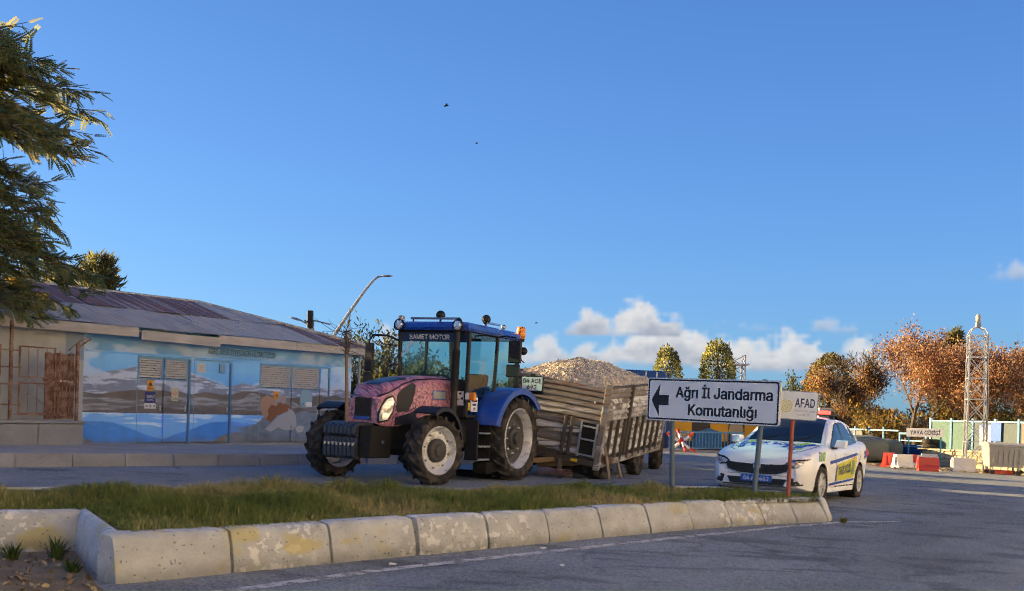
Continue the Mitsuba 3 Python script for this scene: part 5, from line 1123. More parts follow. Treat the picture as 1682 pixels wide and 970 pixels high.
M['orange_post'] = plain((.36, .09, .05), .6)
CUR[0] = np.eye(4); p = (AF @ [.165, -.37, -.05, 1])[:3]; part(af, 'post', tube([[p[0] - .045, p[1], float(G(p[0])) + HK - .1], p + [0, 0, .02]], .028, 10), 'orange_post', label='rusty orange post')
# ---------------------------------------------------------------- the traffic police car
CX_ = frame(5.97, 21.60, math.radians(-121))
M['car_white'] = plain((.80, .80, .80), .22, spec=.5, clearcoat=1.0, clearcoat_gloss=.95)
M['car_blue'] = plain((.012, .05, .32), .3, clearcoat=.7, clearcoat_gloss=.9)
M['car_green'] = plain((.36, .52, .03), .3, clearcoat=.7, clearcoat_gloss=.9)
M['car_yellow'] = plain((.60, .56, .03), .3, clearcoat=.7, clearcoat_gloss=.9)
car = thing('police_car', 'white traffic police saloon car with yellow and blue markings and a lit red roof lamp', 'car', CX_)
I = np.interp
def c_hw(x): return I(x, [-1.0, -.85, -.3, .6, 1.8, 2.7, 3.15, 3.36, 3.47, 3.52], [.72, .80, .87, .89, .89, .88, .855, .80, .735, .665])
def c_top(x): return I(x, [-1.02, -.95, -.75, -.4, 1.0, 1.95, 2.2, 2.7, 3.1, 3.36, 3.47, 3.52], [.86, 1.04, 1.075, 1.05, .99, .955, .985, .93, .865, .795, .745, .665])
def c_crown(x): return I(x, [-1, -.5, 1.9, 2.15, 2.6, 3.2, 3.52], [.035, .03, .01, .045, .07, .055, .02])
def c_bot(x): return I(x, [-1.02, -.7, -.4, 3.0, 3.35, 3.52], [.42, .25, .19, .18, .22, .27])
def car_sec(x, n=31):
    w, zt, zb, cr = c_hw(x), c_top(x), c_bot(x), c_crown(x)
    sh = .62 * zt + .05
    side = [(w - .10, zb), (w - .045, zb + .03), (w - .02, zb + .12), (w - .005, I(.5, [0, 1], [zb, zt]) - .02), (w, sh), (w - .012, zt - .16), (w - .035, zt - .07), (w - .075, zt - .02), (w - .14, zt)]
    ys = np.linspace(w - .14, 0, 8)[1:]; top = [(y, zt + cr * (1 - (y / (w - .14)) ** 2)) for y in ys]
    h = side + top; full = h + [(-y, z) for y, z in h[::-1][1:]]
    f = np.array(full); return np.column_stack([np.full(len(f), x), f])
xs = np.concatenate([np.linspace(-1.02, -.7, 8), np.linspace(-.6, 2.9, 42), np.linspace(2.98, 3.52, 18)])
rows = np.array([car_sec(x) for x in xs]); nS = rows.shape[1]
g = grid(rows, wrap=True); caps = []
for row, fl in ((rows[0], 1), (rows[-1], 0)): caps.append(tm(np.vstack([row, row.mean(0)]), [([i, (i + 1) % nS, nS] if fl else [(i + 1) % nS, i, nS]) for i in range(nS)]))
bd = cat(g, *caps); bd.merge_vertices()
if bd.volume < 0: bd.invert()
man = m3.Manifold(m3.Mesh(np.array(bd.vertices, np.float32), np.array(bd.faces, np.uint32)))
def cyl(x, z, r, y0, y1):
    return m3.Manifold.cylinder(y1 - y0, r, r, 48).rotate([-90, 0, 0]).translate([x, y0, z])
for x in (0, 2.64):
    for s in (-1, 1): man = man - cyl(x, .325, .365, *( (.55, 1.0) if s > 0 else (-1.0, -.55)))
body = part(car, 'body', man, 'car_white', 30)
for x in (0, 2.64):
    for s in (-1, 1): part(body, 'wheel_arch', lathe([(s * .56, .0), (s * .56, .362), (s * .86, .362)], 40).apply_translation([x, 0, .325]), 'black_matt')
# cabin
def r_top(x): return I(x, [-.80, -.45, -.05, .45, .95, 1.20, 1.45, 1.75, 2.16], [1.06, 1.235, 1.405, 1.475, 1.485, 1.46, 1.365, 1.21, .99])
def r_hw(x): return I(x, [-.80, -.3, .3, 1.3, 2.16], [.66, .74, .785, .80, .76])
def cab_sec(x):
    zt, w = r_top(x), r_hw(x); z0 = .93; h = max(zt - z0, .02); tw = w - .20 * min(h / .55, 1)
    side = [(w, z0), (w - (w - tw) * .5 + .012, z0 + h * .5), (tw + .028, z0 + h * .86), (tw - .005, z0 + h * .955), (tw - .06, zt - .004 - .01 * h)]
    ys = np.linspace(tw - .06, 0, 7)[1:]; top = [(y, zt - .014 * h + .045 * h / .55 * (1 - (y / (tw - .06)) ** 2)) for y in ys]
    hh = side + top; f = np.array(hh + [(-y, z) for y, z in hh[::-1][1:]]); return np.column_stack([np.full(len(f), x), f])
xc = np.concatenate([np.linspace(-.80, -.05, 14), np.linspace(.05, 1.1, 12), np.linspace(1.16, 2.16, 18)]); crow = np.array([cab_sec(x) for x in xc]); nC = crow.shape[1]
part(body, 'cabin', grid(crow), 'car_white', 38)
def cab_top(x, y):
    s = cab_sec(x); o = np.argsort(s[:, 1]); return np.interp(y, s[o, 1], s[o, 2])
def glass_on_top(x0, x1, m0, m1, key, n=12):
    """A pane lying on the sloping front or rear of the cabin, 4 mm proud; m: side margins."""
    V = []
    for x in np.linspace(x0, x1, n):
        s = cab_sec(x); tw = s[:, 1].max() if False else s[4, 1]; mm = np.interp(x, sorted((x0, x1)), (m0, m1) if x0 < x1 else (m1, m0)); ys = np.linspace(-(tw - mm), tw - mm, 13); V.append(np.column_stack([np.full(13, x), ys, [cab_top(x, y) for y in ys]]))
    V = np.array(V); g = up(grid(V)); g.vertices += g.vertex_normals * .006; return part(body, key, g, 'dark_glass', True)
glass_on_top(1.22, 2.10, .035, -.0, 'windscreen'); glass_on_top(-.72, -.10, .04, .05, 'rear_window')
part(body, 'cowl', bx(2.06, 2.22, -.62, .62, .972, 1.0, .01), 'black', False)
def side_on(poly, sd, off=.006, fn=None):
    P = Polygon(poly) if not hasattr(poly, 'exterior') else poly
    m = trimesh.creation.triangulate_polygon(P, engine='earcut'); m = fine(tm(np.column_stack([m[0], np.zeros(len(m[0]))]), m[1]), .09); v = np.array(m.vertices); y = np.array([fn(a, b) for a, b in v[:, :2]]) + off
    m = tm(np.column_stack([v[:, 0], sd * y, v[:, 1]]), m.faces)
    if (m.face_normals[:, 1].sum() * sd) < 0: m.invert()
    return m
def cab_side(x, z):
    s = cab_sec(x)[:5]; return np.interp(z, s[:, 2], s[:, 1])
def body_side(x, z):
    s = car_sec(x)[:9]; return np.interp(z, s[:, 2], s[:, 1])
winF = Polygon([(.98, .985), (1.80, .975), (1.74, 1.03), (1.28, 1.33), (1.08, 1.385), (.99, 1.39)])
winR = Polygon([(.90, .99), (.02, 1.01), (.10, 1.10), (.42, 1.36), (.60, 1.40), (.91, 1.40)])
winQ = Polygon([(-.05, 1.015), (-.40, 1.03), (-.30, 1.10), (-.02, 1.275), (.16, 1.335), (.02, 1.12)])
for sd in (1, -1):
    for w_ in (winF, winR, winQ):
        part(body, 'window_seal', side_on(w_.buffer(.022), sd, .004, cab_side), 'black', False); part(body, 'window', side_on(w_, sd, .008, cab_side), 'dark_glass', False)
    part(body, 'pillar_trim', side_on(Polygon([(.90, .985), (.98, .985), (.99, 1.40), (.91, 1.40)]), sd, .010, cab_side), 'black', False)
    # door shut lines, handles, sill
    for pts in ([(1.86, .93), (1.80, .60), (1.78, .26)], [(.92, .95), (.93, .60), (.88, .26)], [(-.02, .96), (-.02, .80), (.12, .66), (.34, .50), (.40, .26)], [(.40, .265), (1.78, .265)]):
        part(body, 'shut_line', side_on(LineString(pts).buffer(.009), sd, .003, body_side), 'ink', False)
    for x in (1.10, .20): part(body, 'door_handle', bx(x - .10, x + .10, *sorted((sd * (body_side(x, .84) - .005), sd * (body_side(x, .84) + .03))), .83, .862, .012), 'car_white', 30)
    part(body, 'sill', bx(.42, 2.24, *sorted((sd * .80, sd * .862)), .165, .235, .02), 'car_white', 30)
    mr = part(body, 'mirror', hull([[x, sd * y, z] for x, y, z in [(1.78, .84, .95), (1.78, .84, 1.02), (1.98, .88, .97), (1.80, 1.06, .96), (1.79, 1.07, 1.10), (1.90, 1.05, 1.08), (1.92, 1.04, .97), (1.79, .87, 1.10), (1.92, .90, 1.09)]]), 'car_white', 35)
    part(mr, 'mirror_glass', hull([[1.778, sd * y, z] for y, z in [(.88, .97), (.88, 1.08), (1.05, 1.08), (1.05, .98)]] + [[1.774, sd * .96, 1.03]]), 'dark_glass', False); part(mr, 'mirror_foot', bx(1.80, 1.92, *sorted((sd * .80, sd * .90)), .93, .965, .01), 'black', False)
    hlp = [(3.30, .775), (3.10, .800), (2.92, .80), (2.86, .775), (3.02, .705), (3.24, .655), (3.38, .66)]
    # headlight: wraps round the corner of the nose
# nose: surface at the front, as x over (y, z)
def nose_x(y, z):
    xx = np.linspace(2.7, 3.52, 60)
    ok = (c_hw(xx) - .03 >= abs(y)) & (c_top(xx) + c_crown(xx) * (1 - (abs(y) / .8) ** 2) >= z)
    return xx[ok].max() if ok.any() else 2.7
def nose_patch(poly, off=.008, thick=.02):
    if hasattr(poly, 'geoms'): return cat([nose_patch(q, off, thick) for q in poly.geoms])
    P = poly if hasattr(poly, 'exterior') else Polygon(poly)
    m = fine(trimesh.creation.extrude_polygon(P, .01, engine='earcut'), .05); v = np.array(m.vertices) * [1, 1, 100]; x = np.array([nose_x(y, z) for y, z in v[:, :2]]) + off - thick * (1 - v[:, 2]); m = tm(np.column_stack([x, v[:, :2]]), m.faces)
    if m.volume < 0: m.invert()
    return m
gr = Polygon([(-.56, .665), (-.40, .64), (0, .63), (.40, .64), (.56, .665), (.52, .53), (.34, .475), (0, .46), (-.34, .475), (-.52, .53)])
part(body, 'grille', nose_patch(gr, .012), 'black', False); part(body, 'grille_trim', nose_patch(gr.buffer(.014).difference(gr.buffer(-.004)).intersection(sbox(-1, .3, 1, .60)), .016), 'chrome', False)
part(body, 'emblem', cat([nose_patch(sbox(y, .56, y + .022, .625), .022) for y in (-.062, -.026, .010, .046)]), 'chrome', False)
part(body, 'lower_intake', nose_patch(Polygon([(-.52, .40), (.52, .40), (.46, .29), (-.46, .29)]), .010), 'black', False)
part(body, 'bumper_lip', nose_patch(sbox(-.58, .265, .58, .285), .02), 'black', False)
for sd in (1, -1):
    part(body, 'fog_recess', nose_patch(Polygon([(sd * .56, .42), (sd * .74, .45), (sd * .76, .31), (sd * .60, .29)]), .010), 'black', False)
    hp = Polygon([(sd * .50, .665), (sd * .58, .715), (sd * .70, .735), (sd * .815, .745), (sd * .835, .70), (sd * .79, .63), (sd * .66, .60), (sd * .55, .615)]).buffer(.012)
    h = part(body, 'headlight', nose_patch(hp, .010, .04), 'black', False)
    for cy, cz, rr_ in ((.61, .665, .042), (.735, .685, .042)): part(h, 'reflector', nose_patch(Point(sd * cy, cz).buffer(rr_), .020, .02), 'chrome', False)
    part(h, 'lens', nose_patch(hp.buffer(-.022).difference(Point(sd * .61, .665).buffer(.05)).difference(Point(sd * .735, .685).buffer(.05)), .016, .02), 'lamp_glass', False)
    part(h, 'indicator', nose_patch(Point(sd * .675, .675).buffer(.018), .022, .02), 'amber', False)
    part(body, 'tail_lamp', bx(-1.03, -.86, *sorted((sd * .50, sd * .80)), .78, .92, .03), 'red', 30)
pl = part(body, 'number_plate', bx(3.535, 3.55, -.27, .27, .335, .445, .006), plain((.015, .10, .42), .4), False, label='blue number plate with white characters')
PF = CX_ @ fin([3.552, 0, 0], [0, 1, 0], [0, 0, 1], [1, 0, 0])
part(pl, 'lettering', mov(text('04 A 0452', .065, .003, True, width=.44, center=True), .0, .39, 0), 'white', False, M=PF)
# wheels
def car_wheel(x, sd, steer):
    A = CX_ @ trimesh.transformations.translation_matrix([x, sd * .785, .318]) @ trimesh.transformations.euler_matrix(0, 0, steer + (0 if sd > 0 else math.pi)); h = .10; R = .318
    k = part(car, 'wheel', lathe([(-h * .7, .205), (-h, .24), (-h, .285), (-h * .7, R), (h * .7, R), (h, .29), (h * 1.02, .24), (h * .8, .212)], 48), 'tyre', 40, M=A)
    rm = part(k, 'rim', cat(lathe([(h * .8, .214), (h * .9, .208), (h * .7, .195), (h * .1, .19)][::-1], 40)), 'rim', 35, M=A); part(k, 'brake', lathe([(h * .0, 0), (h * .05, .19)][::-1], 28), 'hub_grey', M=A)
    sp = []
    for i in range(12):
        a = 2 * math.pi * i / 12; sp.append(hull([[math.cos(a + e / r_) * r_, h * yy, math.sin(a + e / r_) * r_] for r_, e0, y0 in ((.05, .013, .75), (.20, .016, .80)) for e in (-e0, e0) for yy in (y0, y0 - .25)]))
    part(rm, 'spokes', cat(sp), 'rim', False, M=A); part(rm, 'hub_cap', lathe([(h * .5, .065), (h * .85, .06), (h * .92, .03), (h * .92, 0)][::-1], 20), 'rim', 30, M=A)
for x, st in ((0, 0), (2.64, -.04)):
    for sd in (1, -1): car_wheel(x, sd, st)
# markings
def bonnet_z(x, y): return c_top(x) + c_crown(x) * (1 - (y / (c_hw(x) - .14)) ** 2)
def on_bonnet(poly, off=.005):
    m = trimesh.creation.triangulate_polygon(poly if hasattr(poly, 'exterior') else Polygon(poly), engine='earcut'); m = fine(tm(np.column_stack([m[0], np.zeros(len(m[0]))]), m[1]), .07); v = np.array(m.vertices)[:, :2]; return up(tm(np.column_stack([v, [bonnet_z(x, y) + off for x, y in v]]), m.faces))
for s, y0 in (('TRAFİK', -.60), ('POLİSİ', .02)):
    m = text(s, .17, .002, True, width=.54); v = np.array(m.vertices); m = m.subdivide_to_size(.06); v = np.array(m.vertices); x = 2.66 + v[:, 1]; y = y0 + v[:, 0]
    part(body, 'lettering', tm(np.column_stack([x * 0 + 2.66 - v[:, 1] * -1, y, [bonnet_z(a, b) + .004 for a, b in zip(x, y)]]) + np.column_stack([x * 0, x * 0, v[:, 2]]), m.faces), 'car_blue', False)
for sd in (1, -1):
    part(body, 'stripe', on_bonnet([(2.16, sd * .60), (2.24, sd * .69), (3.16, sd * .48), (3.12, sd * .38)]), 'car_blue', False); part(body, 'stripe', on_bonnet([(2.18, sd * .44), (2.20, sd * .58), (2.75, sd * .52), (2.75, sd * .38)]), 'car_green', False)
    part(body, 'stripe', on_bonnet([(2.9, sd * .60), (3.05, sd * .56), (3.02, sd * .44), (2.88, sd * .48)]), 'car_green', False); part(body, 'stripe', on_bonnet([(2.75, sd * .36), (3.02, sd * .30), (3.02, sd * .24), (2.75, sd * .29)]), 'car_blue', False)
    part(body, 'side_panel', side_on(Polygon([(1.72, .36), (1.72, .66), (.30, .80), (.30, .70), (.42, .44), (.50, .40)]), sd, .004, body_side), 'car_yellow', False, label='yellow panel with dark lettering along the doors')
    part(body, 'stripe', side_on(Polygon([(2.22, .66), (2.22, .72), (.22, .87), (.22, .82)]), sd, .004, body_side), 'car_blue', False); part(body, 'stripe', side_on(Polygon([(2.2, .285), (2.2, .33), (.46, .385), (.48, .35)]), sd, .004, body_side), 'car_blue', False)
    part(body, 'stripe', side_on(Polygon([(1.72, .36), (1.72, .66), (1.765, .655), (1.765, .36)]), sd, .005, body_side), 'car_blue', False)
    part(body, 'stripe', side_on(Polygon([(-.40, .74), (-.40, .90), (-.78, .92), (-.78, .78)]), sd, .005, body_side), 'car_blue', False)
    part(body, 'door_emblem', side_on(Polygon([(.72, .46), (.72, .72), (.50, .74), (.50, .46)]), sd, .006, body_side), plain((.20, .27, .12), .4), False); part(body, 'stripe', side_on(Polygon([(.64, .75), (.64, .775), (.46, .79), (.46, .765)]), sd, .006, body_side), 'red', False)
    for a in (0, .11, .22): part(body, 'stripe', side_on(Polygon([(2.56 + a, .72), (2.63 + a, .72), (2.50 + a, .88), (2.43 + a, .87)]), sd, .005, body_side), 'car_green', False); part(body, 'stripe', side_on(Polygon([(2.635 + a, .72), (2.665 + a, .72), (2.535 + a, .88), (2.505 + a, .88)]), sd, .005, body_side), 'car_blue', False)
    m = text('TRAFİK POLİSİ', .15, .002, True, width=.86); v = np.array(m.vertices)
    X_ = (1.66 - v[:, 0]) if sd > 0 else (.80 + v[:, 0]); Z_ = .455 + v[:, 1] + (1.66 - X_) * .07
    part(body, 'lettering', tm(np.column_stack([X_, [sd * (body_side(a, b) + .006 + q) for a, b, q in zip(X_, Z_, v[:, 2])], Z_]), m.faces), plain((.02, .06, .10), .4), False)
for sd in (1, -1):
    part(body, 'shut_line', on_bonnet(LineString([(2.2, sd * .715), (2.7, sd * .70), (3.1, sd * .63), (3.22, sd * .52)]).buffer(.008), .003), 'ink', False)
    part(body, 'crease', on_bonnet(LineString([(2.3, sd * .42), (3.1, sd * .34)]).buffer(.004), .002), 'dull_steel', False)
    part(body, 'wiper', tube([[2.12, sd * .30 - .2, 1.03], [1.98, sd * .30 + .1, 1.105], [1.86, sd * .30 + .16, 1.17]], .010, 5), 'black')
part(body, 'bumper_seam', nose_patch(sbox(-.52, .452, .52, .458), .006), 'ink', False)
# roof lamp bar
lb = part(body, 'lamp_bar', bx(.55, .80, -.58, .58, 1.535, 1.56, .012), 'black', False); part(lb, 'bar_foot', cat(bx(.62, .72, -.5, -.42, 1.44, 1.54), bx(.62, .72, .42, .5, 1.44, 1.54)), 'black', False)
k = part(lb, 'red_lamp', bx(.56, .79, .24, .42, 1.56, 1.63, .02), 'red', 30, label='lit red lamp on the roof bar'); scene[k]['emitter'] = {'type': 'area', 'radiance': {'type': 'rgb', 'value': [.24, .018, .014]}}
part(lb, 'clear_lamp', bx(.56, .79, -.20, .20, 1.56, 1.60, .02), 'lamp_glass', 30); part(lb, 'blue_lamp', bx(.56, .79, -.52, -.24, 1.56, 1.62, .02), 'car_blue', 30); part(lb, 'yellow_tag', bx(.80, .81, .02, .10, 1.56, 1.585), 'yellow', False)
part(body, 'steering_wheel', tube([[1.45, .36 + .17 * math.cos(a), .98 + .17 * math.sin(a)] for a in np.linspace(0, 2 * math.pi, 21)], .014, 6), 'black')
# ---------------------------------------------------------------- the yard entrance at the right and what stands far behind
Pz = lambda x, y, z=0.0: [x, y, float(G(x)) + z]
# far field: low haze-free belt of trees closing the view
M['gate_blue'] = plain((.05, .20, .36), .5); M['pale_blue'] = plain((.16, .38, .56), .45); M['navy'] = plain((.010, .035, .12), .5)
M['stripe_orange'] = plain((.86, .42, .03), .6); M['stripe_brown'] = plain((.07, .055, .045), .6); M['grey_green'] = plain((.11, .19, .17), .8); M['blue_grey'] = plain((.085, .115, .13), .7)
M['cream_stone'] = plain((.42, .37, .24), .85); M['cream_stone_2'] = plain((.47, .42, .30), .85); M['tarp'] = plain((.17, .19, .165), .75)
# striped wall behind the blue railing
sw = thing('striped_wall', 'concrete wall painted in orange and dark brown upright stripes', 'wall', frame(6.6, 53.0, math.radians(22), level=True))
x = 0.0
for i, w in enumerate([1.0, 1.45, 1.05, 1.05, .95, .95, .9, .9, .9]):
    part(sw, 'wall_panel', bx(x, x + w - .01, 0, .3, -.3, 2.6), ['stripe_brown', 'stripe_orange'][i % 2], False); x += w
part(sw, 'blue_arc', prism(Polygon([(2.5, .05), (4.2, .05), (4.1, .8), (3.4, 1.0), (2.7, .8)]), -.012, 0), 'gate_blue', False); part(sw, 'round_sign', prism(Point(5.0, .95).buffer(.42), -.012, 0), plain((.55, .40, .22), .7), False)
part(sw, 'lower_band', bx(0, 9, -.006, .0, -.3, .35), 'stripe_brown', False)
rl = thing('railing', 'pale blue metal railing with upright bars in front of the striped wall', 'railing', frame(7.1, 49.6, math.radians(40), level=True))
part(rl, 'top_rail', bx(0, 5.4, -.03, .03, .80, .87), 'pale_blue', False); part(rl, 'bottom_rail', bx(0, 5.4, -.03, .03, .06, .12), 'pale_blue', False)
for i in range(24): part(rl, 'bar', bx(.05 + i * .23, .085 + i * .23, -.018, .018, .12, .80), 'pale_blue', False)
nb = thing('navy_container', 'dark navy container standing behind the trucks left of the striped wall', 'container', frame(5.3, 50.4, math.radians(12), level=True))
part(nb, 'box', bx(-.6, 2.3, 0, 2.4, -.1, 2.5, .02), 'navy', False)
for i in range(7): part(nb, 'rib', bx(-.5 + i * .4, -.42 + i * .4, -.03, 0, .1, 2.4), 'navy', False)
part(nb, 'lamp', mov(trimesh.creation.icosphere(1, .11), 1.75, -.2, 1.75), 'white')
hz = thing('road_block', 'red and white crossed steel road block in front of the navy container', 'road block', frame(7.45, 48.2, .3))
for i, (p, q) in enumerate([((-.62, -.1, .02), (.62, .1, .84)), ((-.60, .2, .80), (.62, -.2, .02)), ((0, -.5, .05), (.05, .5, .95))]):
    p, q = np.array(p), np.array(q)
    for s in range(5): part(hz, 'bar', bar(p + (q - p) * s / 5, p + (q - p) * (s + 1) / 5, .10, .10), ['red', 'white'][s % 2], False)
ch = thing('chain', 'pale chain hanging beside the crossed road block', 'chain'); scene[ch] = mikit.ply(tube([Pz(6.95 + .12 * math.sin(i * .7), 48.4, .65 + i * .17) for i in range(10)], .05, 6), 'steel')
struct('yard_kerb', bar(Pz(6.4, 47.6, .02), Pz(13.5, 53.0, .02), .3, .16), 'paving', 'pale kerb along the yard entrance')
# guard hut, bags and containers
hut = thing('guard_hut', 'small white guard hut with a flat roof behind the car', 'hut', frame(15.6, 55.0, math.radians(-8), level=True))
part(hut, 'wall', bx(0, 3.3, 0, 2.5, -.3, 2.2), plain((.55, .53, .48), .8), False); part(hut, 'roof', bx(-.25, 3.6, -.3, 2.8, 2.2, 2.4, .03), 'white', False)
part(hut, 'door', bx(2.2, 2.9, -.03, 0, -.3, 1.75), plain((.34, .30, .24), .8), False); part(hut, 'window', bx(.4, 1.0, -.03, 0, 1.6, 2.0), 'dark_glass', False); part(hut, 'panel', bx(1.2, 1.9, -.02, 0, -.2, 1.7), plain((.42, .36, .29), .8), False)
def bag(x, y, r, h, lab, seed):
    rr_ = np.random.default_rng(seed); m = trimesh.creation.icosphere(3); v = np.array(m.vertices); v = np.sign(v) * np.abs(v) ** .55; n = meshkit.fbm(v * 2.2 + seed, 3)[:, None] - .5; v = v * (1 + .16 * n); V = v * [r, r * .8, h / 2] + [x, y, float(G(x)) + h / 2]
    return single('rubble_bag', tm(V, m.faces), 'tarp', lab, 'bag', 40, group=None)
bag(14.9, 47.3, 1.25, 1.15, 'large slumped grey green bag at the left of the yard entrance', 3); bag(16.35, 48.4, .85, 1.05, 'boxy grey green bag right of the large slumped one', 5)
# fence line: blue posts, grey green panels
F0, F1 = np.array([16.4, 50.8]), np.array([20.9, 41.4]); Fd = (F1 - F0) / np.linalg.norm(F1 - F0); Fl = np.linalg.norm(F1 - F0); fyaw = math.atan2(Fd[1], Fd[0])
FF = frame(F0[0], F0[1], fyaw, level=True); FF[2, 3] = -.50; FX = 3.9
fc = thing('yard_fence', 'blue steel fence with grey green infill panels on a pale stone base', 'fence', FF)
for i in range(7):
    x = FX + i * 1.12; part(fc, 'post', bx(x - .05, x + .05, -.05, .05, .5, 2.05), 'gate_blue' if i % 3 else 'pale_blue', False)
    if i < 6: part(fc, 'panel', bx(x + .06, x + 1.06, -.01, .01, .62, 1.88), 'grey_green' if i in (0, 1) else 'blue_grey', False, label='pale green panel' if i in (0, 1) else None); part(fc, 'rail', bx(x + .05, x + 1.07, -.03, .03, 1.90, 1.96), 'pale_blue', False); part(fc, 'rail', bx(x + .05, x + 1.07, -.03, .03, .54, .60), 'pale_blue', False)
part(fc, 'low_rail', bx(-2.5, 2.05, -.03, .03, 1.42, 1.48), 'pale_blue', False)
for i in range(5): part(fc, 'post', bx(-2.5 + i * .9, -2.42 + i * .9, -.04, .04, .1, 1.6), 'gate_blue', False)
part(fc, 'infill', bx(-2.4, -.2, -.012, .012, .15, 1.4), plain((.20, .20, .19), .8), False)
wb = thing('stone_wall', 'low cream stone wall under the blue fence', 'wall', FF); r = np.random.default_rng(4)
for row in range(4):
    x = FX - .25 + (row % 2) * .18
    while x < 9.7:
        w = r.uniform(.3, .6); part(wb, 'stone', bx(x + .01, min(x + w, 9.8) - .012, -.42 + r.uniform(-.02, .02), -.06, .0 + row * .165, .155 + row * .165, .03), ['cream_stone', 'cream_stone_2'][r.integers(2)], False); x += w
part(wb, 'coping', bx(FX - .3, 9.9, -.46, -.04, .665, .74, .02), 'cream_stone_2', False); part(wb, 'core', bx(FX - .25, 9.8, -.36, -.08, -.2, .66), 'soil', False)
# signs on the fence
k = thing('entrance_sign', 'long white sign with black lettering at the pedestrian gate', 'sign', frame(17.3, 45.9, math.radians(-24), level=True)); zb = 1.22
part(k, 'panel', bx(-.72, .72, -.02, .02, zb, zb + .36), 'white', False); part(k, 'lettering', mov(text('YAYA GİRİŞİ', .16, .004, True, width=1.18), -.58, -.021, zb + .10, rx=math.pi / 2), 'ink', False); part(k, 'post', cat(bx(-.66, -.60, .02, .07, -.2, zb + .3), bx(.60, .66, .02, .07, -.2, zb + .3)), 'gate_blue', False)
gt = thing('blue_gate', 'dark blue pedestrian gate below the white entrance sign', 'gate', FF @ trimesh.transformations.translation_matrix([2.9, 0, 0]))
part(gt, 'leaf', bx(-.6, .62, 0, .06, -.1, .85), plain((.01, .06, .20), .5), False); part(gt, 'frame', cat(bx(-.8, -.72, -.04, .04, -.1, 1.3), bx(.72, .80, -.04, .04, -.1, 1.3), bx(-.8, .8, -.04, .04, 1.3, 1.38)), 'gate_blue', False)
part(gt, 'rail', cat([bx(-.7, .7, -.02, .02, z, z + .05) for z in (.75, 1.0)]), 'pale_blue', False)
k = thing('warning_sign', 'red warning sign with white lines at the right edge of the fence', 'sign', FF)
part(k, 'panel', bx(8.6, 9.75, -.10, -.07, .85, 1.85), plain((.50, .085, .05), .5), False); part(k, 'symbol', prism(Point(9.02, 1.58).buffer(.16).difference(Point(9.02, 1.66).buffer(.07)), -.106, -.10, 'xz'), 'ink', False)
for i in range(4): part(k, 'printed_line', bx(8.7, 9.6 - .12 * (i % 2), -.106, -.10, .95 + i * .12, .99 + i * .12), 'white', False)
k = thing('blue_white_board', 'blue and white board fixed to the fence behind the lattice tower', 'board', FF)
part(k, 'white_half', bx(6.55, 7.1, -.09, -.07, .95, 1.8), 'white', False); part(k, 'blue_half', bx(7.1, 7.6, -.09, -.07, 1.15, 1.9), plain((.01, .11, .50), .5), False); part(k, 'blue_corner', prism(Polygon([(6.6, 1.805), (7.06, 1.805), (6.7, 1.5)]), -.095, -.09, 'xz'), plain((.01, .11, .50), .5), False)
# plastic barriers
def barrier(lab, x, y, w, h, yaw, mat):
    k = thing('plastic_barrier', lab, 'barrier', frame(x, y, yaw), 'plastic barriers by the yard entrance'); d = .34
    pr = Polygon([(-d / 2, 0), (d / 2, 0), (d / 2, .08), (d * .32, h * .45), (d * .24, h), (-d * .24, h), (-d * .32, h * .45), (-d / 2, .08)])
    part(k, 'body', prism(pr.buffer(-.015).buffer(.015), -w / 2, w / 2, 'yz'), mat, 30); part(k, 'end_lug', bx(w / 2, w / 2 + .05, -.05, .05, .1, h - .08, .01), mat, False); part(k, 'end_lug', bx(-w / 2 - .05, -w / 2, -.05, .05, .1, h - .08, .01), mat, False); return k
M['plastic_red'] = plain((.58, .055, .04), .4); M['plastic_white'] = plain((.68, .66, .62), .45)
barrier('red plastic barrier nearest the stone wall', 14.95, 39.3, .68, .50, math.radians(-8), 'plastic_red'); barrier('white plastic barrier standing alone before the lattice tower', 16.75, 40.6, .80, .52, math.radians(-4), 'plastic_white')
barrier('red plastic barrier at the left end of the row, seen end on', 14.45, 41.9, .85, .55, math.radians(52), 'plastic_red'); barrier('white plastic barrier second from the left of the row', 14.75, 41.3, .95, .52, math.radians(35), 'plastic_white')
k = barrier('red and white striped barrier in the middle of the row', 15.75, 43.0, .7, .5, math.radians(-10), 'plastic_white')
for i in range(2): part(k, 'red_band', bx(-.3 + i * .3, -.17 + i * .3, -.12, .12, .06, .505), 'plastic_red', False)
barrier('white barrier half hidden behind the red one', 16.55, 43.4, .6, .55, math.radians(-10), 'plastic_white')
# waste container
M['bin_grey'] = plain((.36, .34, .31), .6, metallic=.2)
def dumpster(lab, x, y, yaw, w=1.15, rear=False):
    k = thing('waste_container', lab, 'container', frame(x, y, yaw), 'grey waste containers'); 
    part(k, 'body', hull([[s * (w / 2 + q), t * (.36 + q), z] for s in (-1, 1) for t in (-1, 1) for q, z in ((0, .28), (.07, 1.02))]), 'bin_grey', False); part(k, 'rim', bx(-w / 2 - .10, w / 2 + .10, -.46, .46, 1.02, 1.08, .015), 'bin_grey', False)
    for i in range(6): xx = -w / 2 + .12 + i * (w - .24) / 5; part(k, 'rib', hull([[xx + a, -.36 - o - (.07 * (z - .28) / .74), z] for a in (-.03, .03) for o in (0, .035) for z in (.36, .92)]), 'bin_grey', False)
    part(k, 'lid', hull([[s * (w / 2 + .08), t, z] for s in (-1, 1) for t, z in ((-.44, 1.085), (.44, 1.085), (-.2, 1.16), (.2, 1.16))]), 'bin_grey', 30)
    for s in (-1, 1):
        for t in (-.28, .28): part(k, 'wheel', mov(lathe([(-.03, 0), (-.03, .09), (.03, .09), (.03, 0)], 14), s * (w / 2 - .12), t, .09), 'black'); part(k, 'castor', bx(s * (w / 2 - .12) - .02, s * (w / 2 - .12) + .02, t - .05, t + .05, .15, .28), 'dull_steel', False)
    return k
